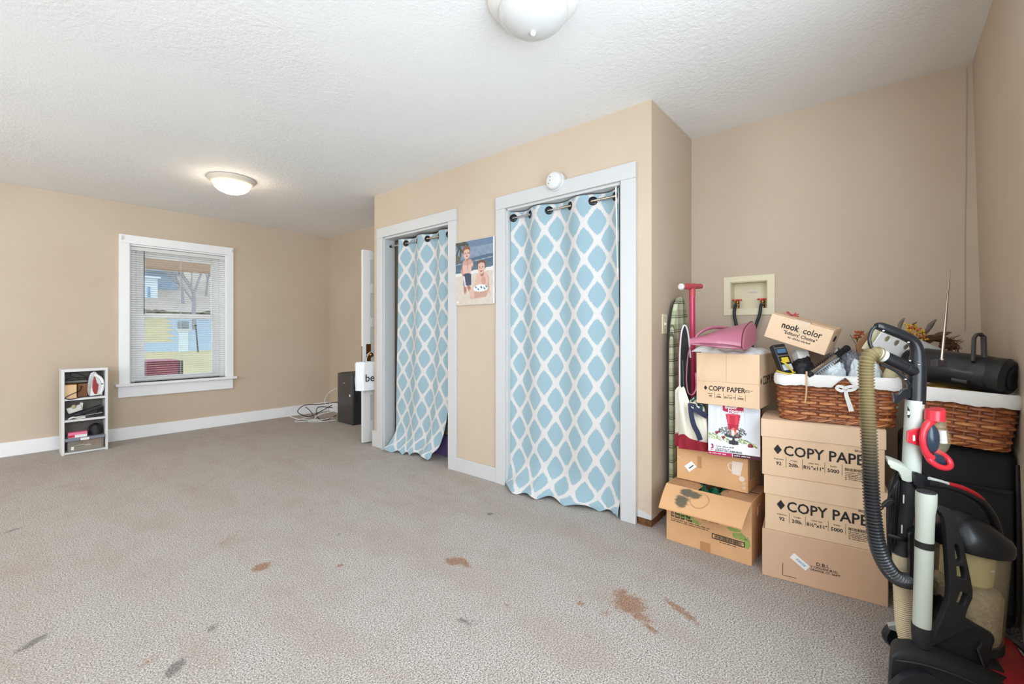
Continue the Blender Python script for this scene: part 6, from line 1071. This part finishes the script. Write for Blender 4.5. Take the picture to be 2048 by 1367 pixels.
# middle shelf
t = thing('white_gadget', 'white hand held gadget slanting on the middle shelf', 'gadget', (.50, 5.70, S2)); slab(Vector((.464, 5.70, S2+.075)), Vector((.560, 5.70, S2+.105)), (0, 1, 0), .07, .055, 'body', 'gadget_white', t, .01); slab(Vector((.552, 5.70, S2+.075)), Vector((.560, 5.70, S2+.145)), (0, 1, 0), .05, .02, 'fin', 'white_plastic', t, .004); G().ball((.505, 5.662, S2+.115), (.016, .012, .018), 12).build('dial', 'khaki_cloth', t, world=True)
t = thing('desk_stapler', 'long black stapler lying on the middle shelf', 'stapler', (.63, 5.70, S2)); slab(Vector((.50, 5.70, S2+.030)), Vector((.698, 5.70, S2+.095)), (0, 1, 0), .045, .03, 'arm', 'black_plastic', t, .006); G().box(.56, .704, 5.675, 5.73, S2, S2+.022).build('base', 'black_plastic', t, bevel=.004, world=True); G().box(.67, .704, 5.68, 5.725, S2+.022, S2+.09).build('hinge_block', 'black_gloss', t, bevel=.003, world=True); slab(Vector((.52, 5.695, S2+.018)), Vector((.70, 5.665, S2+.036)), (0, 1, 0), .02, .006, 'rail', 'chrome', t, .001)
o = G().tube(spline([(.47, 5.66, S2+.006), (.50, 5.65, S2+.02), (.54, 5.655, S2+.008), (.58, 5.65, S2+.012), (.55, 5.67, S2+.02), (.49, 5.672, S2+.012)], 6), .007, 7, sq=.6).build('white_strap', 'gadget_white', smooth=50); tag(o, 'coiled white strap at the front of the middle shelf', 'strap')
# bottom: clear bin with a lid, pink box and black pouch on it
B0 = .0235
t = thing('plastic_bin', 'clear plastic storage bin with grey lid at the foot of the bookshelf', 'storage bin', (.58, 5.72, B0)); b = (.462, .704, 5.632, 5.80); g = G()
for a in ((b[0], b[0]+.003, b[2], b[3]), (b[1]-.003, b[1], b[2], b[3]), (b[0]+.003, b[1]-.003, b[2], b[2]+.003), (b[0]+.003, b[1]-.003, b[3]-.003, b[3])): g.box(*a, B0, B0+.098)
g.box(*b, B0, B0+.003); g.build('body', 'bin_clear', t, world=True); G().box(.447, .713, 5.618, 5.815, B0+.098, B0+.124).build('lid', 'lid_grey', t, bevel=.006, world=True); G().box(.545, .603, 5.6165, 5.6185, B0+.100, B0+.122).build('label', 'paper_white', t, world=True); G().box(.485, .503, 5.630, 5.632, B0+.018, B0+.048).build('price_tag', 'paper_white', t, world=True)
carton('small_box', 'grey box inside the clear bin of the bookshelf', (.475, .69, 5.65, 5.78, B0+.004, B0+.04), 'grey_cloth'); carton('small_box', 'tan box inside the clear bin above the grey one', (.56, .69, 5.66, 5.78, B0+.041, B0+.088), 'brown_card')
o = G().tube(spline([(.50, 5.645, B0+.045), (.54, 5.642, B0+.055), (.59, 5.642, B0+.05), (.62, 5.642, B0+.044), (.58, 5.641, B0+.046), (.61, 5.64, B0+.058)], 6), .0028, 6).build('white_wire', 'white_plastic'); tag(o, 'thin white wire inside the clear bin', 'wire')
t = thing('small_box', 'pink and white product box lying on the grey bin lid', 'box', (.53, 5.68, B0+.124)); G().box(.468, .592, 5.645, 5.72, B0+.1245, B0+.172).build('body', 'paper_white', t, bevel=.001, world=True); G().box(.467, .593, 5.644, 5.721, B0+.150, B0+.1725).build('top_print', 'pink_box', t, world=True); G().box(.4665, .51, 5.6435, 5.646, B0+.128, B0+.150).build('red_print', 'pink_red', t, world=True); greek(t, .52, .58, B0+.134, .009, 4, 5.6442)
heap('black_pouch', (.655, 5.73, B0+.1245), (.045, 0, 0), (0, .06, 0), .10, 'nylon_black', 'black pouch slumped on the bin lid at the bottom of the bookshelf', 'pouch', 21, .25)
# ------------------------------------------------------------------ lettering and plates become plain meshes
dg = bpy.context.evaluated_depsgraph_get(); dg.update()
for o in [q for q in bpy.data.objects if q.type in ('FONT', 'CURVE')]:
    me = bpy.data.meshes.new_from_object(o.evaluated_get(dg)); n = bpy.data.objects.new(o.name.split('.')[0], me); C.objects.link(n); n.parent = o.parent; n.matrix_basis = o.matrix_basis.copy()
    nm = o.name; bpy.data.objects.remove(o); n.name = nm
